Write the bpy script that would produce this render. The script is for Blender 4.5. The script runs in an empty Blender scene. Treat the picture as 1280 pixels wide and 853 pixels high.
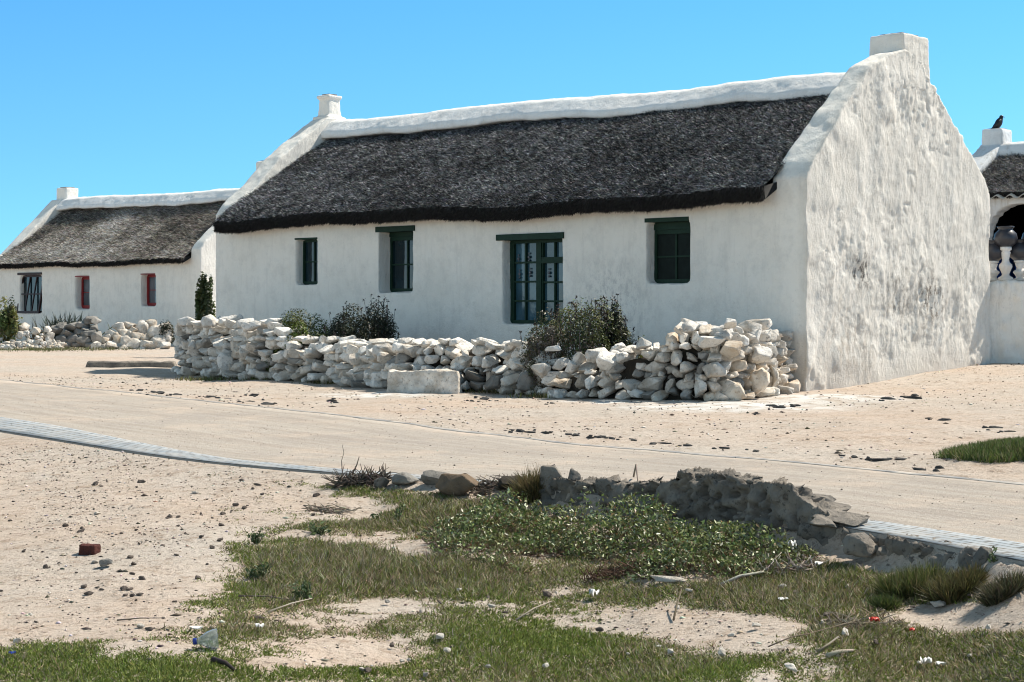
import bpy, bmesh, math, random
import numpy as np
from mathutils import Vector, Matrix, Euler

rng = np.random.default_rng(11)
random.seed(5)
SC = bpy.context.scene
COL = SC.collection

# ------------------------------------------------------------------ camera / pixel helpers (photo is 1280x853)
FPX, HY, CX, CAMZ = 2200.0, 385.0, 640.0, 1.02

# ------------------------------------------------------------------ vectorised noise
def _hash(ix, iy, iz, seed):
    h = (ix * 374761393 + iy * 668265263 + iz * 1274126177 + seed * 974711) & 0x7fffffff
    h = ((h ^ (h >> 13)) * 1103515245 + 12345) & 0x7fffffff
    h = ((h ^ (h >> 15)) * 69069 + 1) & 0x7fffffff
    return (h & 0xffffff) / float(0xffffff)

def vnoise(p, seed=0):
    p = np.asarray(p, dtype=np.float64)
    i = np.floor(p).astype(np.int64); f = p - i
    f = f * f * f * (f * (f * 6 - 15) + 10)
    out = 0
    for dx in (0, 1):
        wx = f[:, 0] if dx else 1 - f[:, 0]
        for dy in (0, 1):
            wy = f[:, 1] if dy else 1 - f[:, 1]
            for dz in (0, 1):
                wz = f[:, 2] if dz else 1 - f[:, 2]
                out = out + wx * wy * wz * _hash(i[:, 0] + dx, i[:, 1] + dy, i[:, 2] + dz, seed)
    return out * 2 - 1

def fbm(p, oct=3, seed=0, gain=.5):
    p = np.asarray(p, dtype=np.float64)
    o = 0; a = 1; t = 0
    for k in range(oct):
        o = o + a * vnoise(p * (2.03 ** k) + 17.3 * k, seed + k); t += a; a *= gain
    return o / t

def sstep(a, b, x):
    t = np.clip((x - a) / (b - a), 0, 1)
    return t * t * (3 - 2 * t)

# ------------------------------------------------------------------ mesh helpers
def mesh_from(name, v, f, smooth=False, col=None):
    """v (N,3); f (M,k) array or list of lists; col (N,3) optional per-vertex colour of the thing itself"""
    me = bpy.data.meshes.new(name)
    v = np.asarray(v, dtype=np.float32)
    if isinstance(f, np.ndarray):
        k = f.shape[1]
        me.vertices.add(len(v)); me.vertices.foreach_set('co', v.ravel())
        me.loops.add(f.size); me.loops.foreach_set('vertex_index', f.astype(np.int32).ravel())
        me.polygons.add(len(f)); me.polygons.foreach_set('loop_start', (np.arange(len(f)) * k).astype(np.int32))
        me.update(calc_edges=True)
    else:
        me.from_pydata([tuple(map(float, q)) for q in v], [], [tuple(q) for q in f]); me.update()
    if col is not None:
        a = me.color_attributes.new('tint', 'FLOAT_COLOR', 'POINT')
        c = np.ones((len(v), 4), dtype=np.float32); c[:, :3] = col
        a.data.foreach_set('color', c.ravel())
    if smooth:
        me.polygons.foreach_set('use_smooth', np.ones(len(me.polygons), dtype=bool))
    me.validate()
    return me

class MB:
    def __init__(s): s.v = []; s.f = []
    def box(s, x0, x1, y0, y1, z0, z1, top=1.0):
        b = len(s.v); cx, cy = (x0 + x1) / 2, (y0 + y1) / 2
        for z, k in ((z0, 1), (z1, top)):
            for x, y in ((x0, y0), (x1, y0), (x1, y1), (x0, y1)):
                s.v.append((cx + (x - cx) * k, cy + (y - cy) * k, z))
        s.f += [[b, b+3, b+2, b+1], [b+4, b+5, b+6, b+7]] + [[b+i, b+(i+1) % 4, b+4+(i+1) % 4, b+4+i] for i in range(4)]
        return s
    def prism_x(s, prof, x0, x1):
        """profile list of (y,z) counter-clockwise seen from +x"""
        b = len(s.v); n = len(prof)
        for x in (x0, x1):
            for y, z in prof: s.v.append((x, y, z))
        s.f.append([b + n - 1 - i for i in range(n)]); s.f.append([b + n + i for i in range(n)])
        s.f += [[b+i, b+(i+1) % n, b+n+(i+1) % n, b+n+i] for i in range(n)]
        return s
    def sections(s, secs):
        """closed loft through equal-length sections (each a loop of 3d points)"""
        b = len(s.v); n = len(secs[0]); m = len(secs)
        for sec in secs: s.v += [tuple(p) for p in sec]
        for k in range(m - 1):
            for i in range(n):
                s.f.append([b+k*n+i, b+k*n+(i+1) % n, b+(k+1)*n+(i+1) % n, b+(k+1)*n+i])
        s.f.append([b + n - 1 - i for i in range(n)]); s.f.append([b + (m-1)*n + i for i in range(n)])
        return s
    def tube(s, pts, r0, r1=None, n=5, cap=True):
        r1 = r0 if r1 is None else r1
        pts = [Vector(p) for p in pts]; m = len(pts); secs = []
        for k, p in enumerate(pts):
            d = (pts[min(k+1, m-1)] - pts[max(k-1, 0)])
            d = d.normalized() if d.length > 1e-9 else Vector((0, 0, 1))
            a = d.cross(Vector((.31, .77, .55))).normalized(); b_ = d.cross(a)
            r = r0 + (r1 - r0) * k / max(1, m - 1)
            secs.append([p + (a * math.cos(t) + b_ * math.sin(t)) * r for t in [2 * math.pi * i / n for i in range(n)]])
        return s.sections(secs)
    def lathe(s, prof, n=20, c=(0, 0, 0)):
        b = len(s.v); m = len(prof)
        for r, z in prof:
            for i in range(n):
                t = 2 * math.pi * i / n
                s.v.append((c[0] + r * math.cos(t), c[1] + r * math.sin(t), c[2] + z))
        for k in range(m - 1):
            for i in range(n):
                s.f.append([b+k*n+i, b+k*n+(i+1) % n, b+(k+1)*n+(i+1) % n, b+(k+1)*n+i])
        s.f.append([b + n - 1 - i for i in range(n)]); s.f.append([b + (m-1)*n + i for i in range(n)])
        return s
    def mesh(s, name, smooth=False): return mesh_from(name, np.array(s.v), s.f, smooth)

def remeshed(name, mb, voxel, smooth_it=2, disp=None, factor=.5):
    me = mb.mesh(name + '_raw')
    o = bpy.data.objects.new(name + '_tmp', me); COL.objects.link(o)
    m = o.modifiers.new('r', 'REMESH'); m.mode = 'VOXEL'; m.voxel_size = voxel; m.use_smooth_shade = True
    if smooth_it:
        q = o.modifiers.new('s', 'SMOOTH'); q.factor = factor; q.iterations = smooth_it
    dg = bpy.context.evaluated_depsgraph_get()
    out = bpy.data.meshes.new_from_object(o.evaluated_get(dg)); out.name = name
    bpy.data.objects.remove(o); bpy.data.meshes.remove(me)
    if disp: displace(out, disp)
    out.polygons.foreach_set('use_smooth', np.ones(len(out.polygons), dtype=bool))
    return out

def displace(me, disp):
    n = len(me.vertices)
    v = np.empty(n * 3, np.float32); me.vertices.foreach_get('co', v); v = v.reshape(-1, 3)
    nn = np.empty(n * 3, np.float32); me.vertex_normals.foreach_get('vector', nn); nn = nn.reshape(-1, 3)
    v = v + nn * disp(v.astype(np.float64), nn)[:, None]
    me.vertices.foreach_set('co', v.astype(np.float32).ravel()); me.update()

def obj(name, me, mat=None, parent=None, loc=None, rot=None, scale=None):
    if isinstance(me, MB): me = me.mesh(name)
    o = bpy.data.objects.new(name, me); COL.objects.link(o)
    if mat is not None and len(me.materials) == 0: me.materials.append(mat)
    if parent is not None: o.parent = parent
    if loc is not None: o.location = loc
    if rot is not None: o.rotation_euler = rot
    if scale is not None: o.scale = scale
    return o

def tag(o, label, cat, group=None, kind=None):
    if label: o['label'] = label
    if cat: o['category'] = cat
    if group: o['group'] = group
    if kind: o['kind'] = kind
    return o

def thing(name, label, cat, loc=(0, 0, 0), rotz=0, group=None):
    o = bpy.data.objects.new(name, None); COL.objects.link(o)
    o.empty_display_size = .2
    o.location = loc; o.rotation_euler = (0, 0, rotz)
    return tag(o, label, cat, group)

def structure(name, me, mat):
    o = obj(name, me, mat); o['kind'] = 'structure'; return o

# ------------------------------------------------------------------ materials
class G:
    """tiny node-graph helper"""
    def __init__(s, name):
        s.m = bpy.data.materials.new(name); s.m.use_nodes = True
        s.t = s.m.node_tree; s.n = s.t.nodes; s.n.clear()
        s.out = s.n.new('ShaderNodeOutputMaterial'); s.b = s.n.new('ShaderNodeBsdfPrincipled')
        s.t.links.new(s.b.outputs[0], s.out.inputs[0])
        s.tc = s.n.new('ShaderNodeTexCoord')
    def L(s, a, b): s.t.links.new(a, b)
    def pos(s, scale=(1, 1, 1), kind='Object', rot=(0, 0, 0)):
        mp = s.n.new('ShaderNodeMapping'); mp.inputs['Scale'].default_value = scale; mp.inputs['Rotation'].default_value = rot
        s.L(s.tc.outputs[kind], mp.inputs[0]); return mp.outputs[0]
    def world(s):
        return s.n.new('ShaderNodeNewGeometry').outputs['Position']
    def scaled(s, vec, scale):
        mp = s.n.new('ShaderNodeMapping'); mp.inputs['Scale'].default_value = scale; s.L(vec, mp.inputs[0]); return mp.outputs[0]
    def noise(s, vec, scale, detail=4, rough=.6):
        x = s.n.new('ShaderNodeTexNoise'); x.inputs['Scale'].default_value = scale
        x.inputs['Detail'].default_value = detail; x.inputs['Roughness'].default_value = rough
        s.L(vec, x.inputs['Vector']); return x.outputs['Fac']
    def vor(s, vec, scale, feature='F1', out='Distance'):
        x = s.n.new('ShaderNodeTexVoronoi'); x.feature = feature; x.inputs['Scale'].default_value = scale
        s.L(vec, x.inputs['Vector']); return x.outputs[out]
    def ramp(s, fac, stops):
        r = s.n.new('ShaderNodeValToRGB'); e = r.color_ramp.elements
        while len(e) < len(stops): e.new(.5)
        for k, (p, c) in enumerate(stops):
            e[k].position = p
            e[k].color = (c, c, c, 1) if isinstance(c, (int, float)) else (*c, 1)
        s.L(fac, r.inputs[0]); return r.outputs[0]
    def mix(s, fac, a, b, mode='MIX'):
        m = s.n.new('ShaderNodeMix'); m.data_type = 'RGBA'; m.blend_type = mode
        for val, i in ((fac, 0), (a, 6), (b, 7)):
            if isinstance(val, (int, float)): m.inputs[i].default_value = val if i == 0 else (val, val, val, 1)
            elif isinstance(val, tuple): m.inputs[i].default_value = (*val, 1)
            else: s.L(val, m.inputs[i])
        return m.outputs[2]
    def math(s, op, a, b=0.0, clamp=False):
        m = s.n.new('ShaderNodeMath'); m.operation = op; m.use_clamp = clamp
        for val, i in ((a, 0), (b, 1)):
            if isinstance(val, (int, float)): m.inputs[i].default_value = val
            else: s.L(val, m.inputs[i])
        return m.outputs[0]
    def attr(s, name='tint'):
        a = s.n.new('ShaderNodeAttribute'); a.attribute_name = name; return a.outputs['Color']
    def rand(s): return s.n.new('ShaderNodeObjectInfo').outputs['Random']
    def sep(s, vec):
        x = s.n.new('ShaderNodeSeparateXYZ'); s.L(vec, x.inputs[0]); return x.outputs
    def blob(s, vec, c, r):
        """soft spot of radius r around c, 1 in the middle"""
        d = s.n.new('ShaderNodeVectorMath'); d.operation = 'DISTANCE'; s.L(vec, d.inputs[0]); d.inputs[1].default_value = c
        return s.math('SUBTRACT', 1.0, s.math('DIVIDE', d.outputs['Value'], r), True)
    def bump(s, h, strength=.5, dist=.01, prev=None):
        b = s.n.new('ShaderNodeBump'); b.inputs['Strength'].default_value = strength; b.inputs['Distance'].default_value = dist
        s.L(h, b.inputs['Height'])
        if prev is not None: s.L(prev, b.inputs['Normal'])
        s.L(b.outputs[0], s.b.inputs['Normal']); return b.outputs[0]
    def done(s, color, rough=.9, spec=.2):
        if isinstance(color, tuple): s.b.inputs['Base Color'].default_value = (*color, 1)
        else: s.L(color, s.b.inputs['Base Color'])
        if isinstance(rough, (int, float)): s.b.inputs['Roughness'].default_value = rough
        else: s.L(rough, s.b.inputs['Roughness'])
        s.b.inputs['Specular IOR Level'].default_value = spec
        return s.m

def mat_plaster(name, spots=(), streak=.5, base=(.84, .80, .73)):
    g = G(name); p = g.pos()
    big = g.noise(p, 1.3, 5, .65); fine = g.noise(p, 9, 5, .7)
    c = g.mix(g.ramp(big, [(.35, 0.0), (.75, .55)]), base, tuple(k * .86 for k in (base[0], base[1] * .985, base[2] * .95)))
    vst = g.noise(g.pos((4.5, 4.5, .55)), 1.6, 6, .7)
    c = g.mix(g.math('MULTIPLY', g.ramp(vst, [(.52, 0.0), (.74, 1.0)]), streak), c, (.50, .47, .43))
    c = g.mix(g.ramp(g.noise(p, 3.4, 7, .72), [(.48, 0.0), (.66, .52)]), c, tuple(k * .74 for k in base))
    c = g.mix(g.ramp(g.noise(p, 23, 3, .6), [(.63, 0.0), (.75, .35)]), c, (.46, .43, .39))
    if spots:
        gx = g.sep(p)[0]; wm = g.math('MULTIPLY', g.ramp(g.math('ADD', gx, g.math('MULTIPLY', g.noise(p, 6, 4, .7), .2)), [(.10, 1.0), (.24, 0.0)]), g.ramp(g.noise(g.pos((1, 1, .6)), 2.6, 6, .75), [(.30, .35), (.66, 1.0)]))
        c = g.mix(wm, c, g.mix(1.0, c, (.78, .765, .745), 'MULTIPLY'))
    for ctr, r, dark in spots:
        m = g.math('MULTIPLY', g.blob(p, ctr, r), g.ramp(g.noise(g.pos((5, 5, 3)), 2.1, 6, .8), [(.48, 0.0), (.6, 1.0)]))
        c = g.mix(g.math('MULTIPLY', m, 1.5, True), c, dark)
    zc = g.sep(p)[2]; foot = g.math('ADD', zc, g.math('MULTIPLY', g.noise(g.pos((2.5, 2.5, 1)), 1.5, 6, .7), -.9))
    c = g.mix(g.ramp(g.math('ADD', g.math('MULTIPLY', foot, .8), .6), [(.30, .60), (.62, 0.0)]), c, (.56, .50, .43))
    n1 = g.bump(g.noise(g.pos((1, 1, .55)), 11, 7, .72), .75, .035)
    g.bump(g.noise(p, 48, 4, .7), .5, .012, n1)
    return g.done(c, .92, .15)

def mat_tint(name, rough=.85, spec=.15, mul=1.0, noise_scale=0, translucent=0.0):
    g = G(name); c = g.attr()
    if noise_scale:
        c = g.mix(1.0, c, g.ramp(g.noise(g.pos(), noise_scale, 4, .65), [(.3, .55), (.7, 1.3)]), 'MULTIPLY')
    m = g.done(c, rough, spec)
    if translucent:
        tr = g.n.new('ShaderNodeBsdfTranslucent'); g.L(c, tr.inputs[0])
        mx = g.n.new('ShaderNodeMixShader'); mx.inputs[0].default_value = translucent
        g.L(g.b.outputs[0], mx.inputs[1]); g.L(tr.outputs[0], mx.inputs[2]); g.L(mx.outputs[0], g.out.inputs[0])
    return m

def mat_rock(name, a, b, dirt=(.16, .13, .10), dirt_amt=.5, scale=1.0):
    g = G(name); p = g.pos(); w = g.world(); r = g.rand()
    n = g.noise(g.scaled(w, (1, 1, 1)), 5 * scale, 5, .65)
    c = g.mix(g.ramp(n, [(.36, 0.0), (.66, 1.0)]), a, b)
    c = g.mix(1.0, c, g.ramp(g.noise(g.scaled(w, (1, 1, 1)), 2.3, 2, .5), [(.3, .78), (.7, 1.1)]), 'MULTIPLY')
    c = g.mix(1.0, c, g.ramp(r, [(0, .8), (1, 1.12)]), 'MULTIPLY')
    sp = g.ramp(g.noise(w, 26 * scale, 5, .75), [(.55, 0.0), (.68, dirt_amt)])
    c = g.mix(sp, c, dirt)
    nb = g.bump(g.noise(w, 9 * scale, 4, .6), .5, .04); g.bump(g.noise(w, 30 * scale, 6, .7), .7, .02, nb)
    return g.done(c, .93, .15)

def mat_plain(name, col, rough=.6, spec=.3, var=.25, scale=12, bump=.0):
    g = G(name); n = g.noise(g.pos(), scale, 5, .65)
    c = g.mix(g.ramp(n, [(.3, 0.0), (.75, 1.0)]), col, tuple(k * (1 - var) for k in col))
    if bump: g.bump(n, bump, .01)
    return g.done(c, rough, spec)

M = {}
M['plaster_main'] = mat_plaster('plaster_main', [
    ((0, -1.25, 1.5), .36, (.10, .09, .08)), ((0, -3.0, 1.15), .55, (.22, .19, .16)), ((0, -2.2, 1.2), .6, (.34, .31, .27)),
    ((0, -3.9, 1.5), .6, (.42, .40, .36)), ((0, -1.0, .4), .8, (.52, .46, .39)),
    ((3.1, 0, 1.0), .9, (.58, .55, .51))], .3)
M['plaster_left'] = mat_plaster('plaster_left', [], .3)
M['plaster_right'] = mat_plaster('plaster_right', [], 1.3, (.70, .71, .71))
M['plaster_roof'] = mat_plaster('plaster_roof', [], .35, (.80, .79, .77))
M['green_wood'] = mat_plain('green_wood', (.011, .036, .022), .6, .2, .4, 20)
M['red_wood'] = mat_plain('red_wood', (.24, .012, .014), .5, .35, .35, 20)
M['brown_wood'] = mat_plain('brown_wood', (.035, .014, .012), .5, .3, .35, 20)
def mat_glass(name, col, rough=.06):
    g = G(name); n = g.noise(g.pos((1, 1, .6)), 3.0, 3, .5)
    c = g.mix(g.ramp(n, [(.35, 0.0), (.65, 1.0)]), col, tuple(k * .45 for k in col))
    g.bump(g.noise(g.pos(), 6, 2, .5), .05, .02)
    return g.done(c, rough, .5)
M['glass_dark'] = mat_glass('glass_dark', (.012, .028, .036))
M['glass_blue'] = mat_glass('glass_blue', (.045, .11, .15))
M['glass_grey'] = mat_glass('glass_grey', (.12, .13, .15))
M['curtain'] = mat_plain('curtain', (.013, .021, .019), .8, .15, .5, 8)
M['room_shade'] = mat_plain('room_shade', (.006, .006, .007), .95, .0)  # near-black colour stands in for the shade inside the arched veranda
M['thatch_dark'] = mat_tint('thatch_dark', .8, .25)
M['leaf'] = mat_tint('leaf', .5, .35, translucent=.18)
M['grass'] = mat_tint('grass', .6, .25, translucent=.25)
M['succulent'] = mat_tint('succulent', .42, .4, translucent=.15)
M['twig'] = mat_tint('twig', .85, .15)
M['rock_white'] = mat_rock('rock_white', (.78, .745, .69), (.56, .52, .46), (.14, .12, .10), .85)
M['rock_mixed'] = mat_rock('rock_mixed', (.72, .67, .60), (.42, .36, .29), (.13, .11, .09), .75)
M['rock_tan'] = mat_rock('rock_tan', (.52, .41, .30), (.70, .64, .55), (.22, .15, .10), .6)
M['rock_grey'] = mat_rock('rock_grey', (.33, .31, .28), (.20, .19, .17), (.08, .07, .06), .6)
M['rock_brown'] = mat_rock('rock_brown', (.22, .155, .10), (.12, .09, .065), (.06, .05, .04), .6)
M['earth'] = mat_rock('earth', (.08, .065, .05), (.045, .04, .033), (.03, .03, .03), .6)
M['pebble_dark'] = mat_rock('pebble_dark', (.16, .13, .11), (.09, .075, .065), (.05, .04, .04), .4, 2)
M['pebble_pale'] = mat_rock('pebble_pale', (.62, .58, .52), (.45, .40, .34), (.25, .2, .16), .4, 2)
M['tarmac'] = mat_rock('tarmac', (.10, .095, .09), (.055, .055, .055), (.25, .22, .19), .4, 2)
M['concrete'] = mat_rock('concrete', (.31, .27, .225), (.13, .12, .108), (.045, .04, .036), .95)
M['white_paper'] = mat_plain('white_paper', (.75, .75, .73), .8, .1, .2)
M['red_plastic'] = mat_plain('red_plastic', (.50, .03, .015), .4, .4, .3)
M['blue_plastic'] = mat_plain('blue_plastic', (.02, .05, .30), .35, .4, .3)
M['brick'] = mat_rock('brick', (.13, .045, .035), (.07, .028, .024), (.05, .03, .03), .6, 2)
M['pot'] = mat_plain('pot', (.035, .036, .045), .38, .45, .3, 9)
M['blue_door'] = mat_plain('blue_door', (.012, .055, .24), .45, .4, .3)
M['feather'] = mat_plain('feather', (.012, .012, .015), .5, .4, .4, 30)
def _clear():
    g = G('clear_plastic'); g.b.inputs['Transmission Weight'].default_value = .92; g.b.inputs['IOR'].default_value = 1.12
    return g.done((.85, .9, .92), .18, .5)
M['clear_plastic'] = _clear()

# ------------------------------------------------------------------ the lie of the land
def gpx(px, py, z=0.0):
    """point of the horizontal plane z seen at photo pixel (px,py)"""
    d = FPX * (CAMZ - z) / (py - HY)
    return ((px - CX) / FPX * d, d)
def proj(P):
    P = np.asarray(P, float)
    d = np.maximum(P[:, 1], .01)
    return CX + FPX * P[:, 0] / d, HY - FPX * (P[:, 2] - CAMZ) / d

# main house frame: U runs along the front away to the left, Gd goes back
U = np.array((-.7304, .6830)); GD = np.array((.6830, .7304))
O1 = np.array((3.58, 21.4)); ROTZ = math.atan2(U[1], U[0])

NEAR_PX = [(-900, 420), (-400, 478), (-200, 508), (0, 539.5), (121, 559), (197, 572), (279, 582), (387, 591), (500, 599), (600, 606), (700, 614), (800, 624),
           (900, 637), (1000, 651), (1081, 664), (1180, 682), (1280, 703), (1500, 752), (1900, 850)]
FAR_PX = [(-700, 418), (-300, 446), (-120, 464), (20, 477), (170, 492), (295, 505.5), (425, 519), (520, 531), (580, 539), (665, 550), (730, 556), (850, 566), (960, 574.5),
          (1129, 591), (1280, 605), (1500, 628), (1900, 668)]
NEAR = np.array([gpx(*q) for q in NEAR_PX]); FAR = np.array([gpx(*q) for q in FAR_PX])
NEAR = NEAR[NEAR[:, 1] > 0]

def seg_dist(P, line):
    """signed distance to polyline; positive on the camera side"""
    P = np.asarray(P, float)[:, :2]
    best = np.full(len(P), 1e9); sgn = np.ones(len(P))
    for a, b in zip(line[:-1], line[1:]):
        d = b - a; L2 = (d * d).sum()
        t = np.clip(((P - a) @ d) / L2, 0, 1)
        q = P - (a + t[:, None] * d)
        dist = np.hypot(q[:, 0], q[:, 1])
        cr = d[0] * q[:, 1] - d[1] * q[:, 0]
        m = dist < best
        best = np.where(m, dist, best); sgn = np.where(m, np.where(cr < 0, 1, -1), sgn)
    return best * sgn

def height(P):
    P = np.asarray(P, float)
    x, y = P[:, 0], P[:, 1]
    dn = seg_dist(P, NEAR); df = seg_dist(P, FAR)
    px, py = proj(np.c_[x, y, np.zeros_like(x)])
    step = sstep(560, 700, px) * (1 - sstep(1150, 1290, px))
    front = sstep(0, .12, dn)
    z = -front * (.07 * step + .42 * (1 - np.exp(-np.maximum(dn, 0) / (2.0 + 2.5 * (1 - sstep(150, 500, px)) - 1.35 * sstep(900, 1250, px)))))
    p3 = np.c_[x, y, np.zeros_like(x)]
    outside = np.maximum(sstep(.0, .5, dn), sstep(0, .5, -df))
    z = z + outside * (.035 * fbm(p3 * .9, 3, 3) + .012 * fbm(p3 * 5, 3, 9)) - .012 * outside
    nr = sstep(.15, .6, dn) * sstep(300, 500, px)
    z = z + nr * .035 * fbm(p3 * 2.6, 2, 21)
    # ground creeping up along the gable and behind it
    rel = np.c_[x, y] - O1; b = rel @ GD; a = rel @ U
    z = z + .24 * sstep(0, 4.6, b) * sstep(3.0, .2, a) * sstep(-9, -.2, a)
    # little grassy bank on the right behind the far strip
    hx, hy = gpx(1275, 582)
    z = z + .13 * np.exp(-(((x - hx - .1) / .6) ** 2 + ((y - hy) / .55) ** 2))
    return z

def gp(px, py):
    """point of the real ground seen at a photo pixel"""
    z = 0.0
    for _ in range(14):
        x, y = gpx(px, py, z)
        z = .5 * z + .5 * float(height(np.array([[x, y]]))[0])
    return Vector((x, y, z))

def gz(x, y): return float(height(np.array([[x, y]]))[0])

def axis(lo, hi, fine_lo, fine_hi, step, grow=1.18, mx=12):
    a = list(np.arange(fine_lo, fine_hi, step)); s = step; v = a[-1]
    while v < hi: s = min(s * grow, mx); v += s; a.append(v)
    s = step; v = a[0]; pre = []
    while v > lo: s = min(s * grow, mx); v -= s; pre.append(v)
    return np.array(pre[::-1] + a)

xs = axis(-220, 220, -4.6, 4.2, .035, 1.09); ys = axis(-60, 420, 5.6, 12.6, .035, 1.07)
XX, YY = np.meshgrid(xs, ys); P = np.c_[XX.ravel(), YY.ravel()]
Z = height(P)
dn_, df_ = seg_dist(P, NEAR), seg_dist(P, FAR)
Z = np.where((dn_ < .06) & (df_ > -.06), np.minimum(Z, -.004), Z)
nx, ny = len(xs), len(ys)
ii = (np.arange(ny - 1)[:, None] * nx + np.arange(nx - 1)[None, :]).ravel()
ground_faces = np.c_[ii, ii + 1, ii + nx + 1, ii + nx]

def mat_ground():
    g = G('sand'); w = g.world()
    big = g.noise(w, .45, 4, .6); mid = g.noise(w, 2.2, 6, .7); fine = g.noise(w, 34, 5, .75); grit = g.noise(w, 140, 3, .7)
    c = g.mix(g.ramp(big, [(.38, 0.0), (.62, 1.0)]), (.56, .445, .352), (.53, .465, .395))
    c = g.mix(g.ramp(mid, [(.45, 0.0), (.72, .8)]), c, (.61, .535, .46))
    c = g.mix(g.ramp(mid, [(.28, .55), (.42, 0.0)]), c, (.37, .27, .18))
    c = g.mix(g.ramp(g.noise(w, 9, 6, .75), [(.52, 0.0), (.66, .75)]), c, (.33, .24, .17))
    c = g.mix(g.ramp(g.noise(w, 21, 4, .8), [(.57, 0.0), (.66, .8)]), c, (.17, .13, .10))
    c = g.mix(g.ramp(fine, [(.55, 0.0), (.68, .7)]), c, (.22, .17, .135))
    c = g.mix(g.ramp(grit, [(.60, 0.0), (.70, .65)]), c, (.17, .14, .12))
    c = g.mix(g.ramp(g.noise(w, 95, 2, .6), [(.62, 0.0), (.70, .6)]), c, (.68, .63, .56))
    # whitewash slopped on the ground in front of the yard wall and the gable
    for px, py, r in ((945, 505, 1.3), (1030, 497, 1.1), (860, 508, 1.0), (760, 500, .7), (470, 492, .9), (1180, 468, 1.6)):
        x, y = gpx(px, py)
        m = g.math('MULTIPLY', g.blob(w, (x, y, 0), r), g.ramp(g.noise(w, 3.2, 5, .7), [(.42, 0.0), (.56, 1.0)]))
        c = g.mix(g.math('MULTIPLY', m, 1.7, True), c, (.70, .68, .64))
    n0 = g.bump(mid, .7, .06); n1 = g.bump(g.noise(w, 9, 6, .75), .8, .035, n0); n2 = g.bump(fine, .9, .02, n1); g.bump(grit, .6, .006, n2)
    return g.done(c, .95, .1)
M['ground'] = mat_ground()
structure('ground', mesh_from('ground', np.c_[P, Z], ground_faces, True), M['ground'])

# --- road: gravel-finished lane between two paver strips
def resample(line, n, ext=0):
    d = np.r_[0, np.cumsum(np.hypot(*(np.diff(line, axis=0).T)))]
    t = np.linspace(0, d[-1], n)
    return np.c_[np.interp(t, d, line[:, 0]), np.interp(t, d, line[:, 1])]
def smooth_line(l, it=3):
    l = l.copy()
    for _ in range(it): l[1:-1] = .25 * l[:-2] + .5 * l[1:-1] + .25 * l[2:]
    return l
NL = smooth_line(resample(NEAR, 260), 12); FL = smooth_line(resample(FAR, 520), 24)
FL = FL + np.c_[FL[:, 0] * 0, .10 * fbm(np.c_[FL * 1.3, FL[:, 0] * 0], 4, 13, .65)]; FL2 = resample(FL, 260)
def offs(line, d):
    t = np.gradient(line, axis=0); t /= np.hypot(t[:, 0], t[:, 1])[:, None]
    return line + np.c_[-t[:, 1], t[:, 0]] * d
def strip_mesh(name, A, B, z, n=6, jag=0.0):
    rows = []
    for k in range(n + 1):
        t = k / n; rows.append(A * (1 - t) + B * t)
    e0 = rows[0] + (rows[0] - rows[-1]) * 1e-3; e1 = rows[-1] + (rows[-1] - rows[0]) * 1e-3
    rows = [e0] + rows + [e1]; n += 2
    V = np.array(rows).reshape(-1, 2); m = len(A)
    idx = (np.arange(n)[:, None] * m + np.arange(m - 1)[None, :]).ravel()
    F = np.c_[idx, idx + 1, idx + m + 1, idx + m]
    zz = np.full(len(V), z) + .0015 * fbm(np.c_[V * 3, np.zeros(len(V))], 2, 4)
    zz[:m] = -.05; zz[-m:] = -.05
    me = mesh_from(name, np.c_[V, zz], F, False)
    uv = me.uv_layers.new(name='UVMap'); d = np.r_[0, np.cumsum(np.hypot(*(np.diff(A, axis=0).T)))]
    width = np.hypot(*(A - B).T).mean()
    u = np.tile(d, n + 1); v = np.repeat(np.r_[0, np.linspace(0, width, n - 1), width], m)
    li = np.empty(len(me.loops), np.int32); me.loops.foreach_get('vertex_index', li)
    uv.data.foreach_set('uv', np.c_[u[li], v[li]].astype(np.float32).ravel())
    return me
def mat_road():
    g = G('road_gravel'); w = g.world(); t = U
    big = g.noise(w, .5, 4, .6); mid = g.noise(w, 3, 6, .7); fine = g.noise(w, 60, 4, .75)
    lane = g.noise(g.pos((.35, 2.6, 1), 'UV'), 2.2, 6, .7)
    c = g.mix(g.ramp(big, [(.35, 0.0), (.65, 1.0)]), (.43, .38, .325), (.375, .332, .288))
    c = g.mix(g.ramp(lane, [(.45, 0.0), (.70, .7)]), c, (.50, .44, .37))
    c = g.mix(g.ramp(lane, [(.27, .75), (.44, 0.0)]), c, (.33, .29, .25))
    c = g.mix(g.ramp(fine, [(.55, 0.0), (.66, .7)]), c, (.25, .22, .19))
    c = g.mix(g.ramp(g.noise(w, 48, 3, .7), [(.6, 0.0), (.72, .5)]), c, (.62, .57, .50))
    trk = g.noise(g.pos((.12, 1.5, 1), 'UV'), 2.0, 3, .5); c = g.mix(g.ramp(trk, [(.48, 0.0), (.58, .35), (.66, 0.0)]), c, (.29, .245, .20))
    c = g.mix(g.ramp(g.noise(w, 1.1, 6, .75), [(.50, 0.0), (.66, .7)]), c, (.53, .43, .345))
    c = g.mix(g.ramp(g.noise(w, 17, 6, .8), [(.53, 0.0), (.66, .6)]), c, (.27, .225, .185))
    n1 = g.bump(fine, .8, .016); g.bump(lane, .35, .03, n1)
    return g.done(c, .95, .1)
M['road'] = mat_road()
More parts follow.
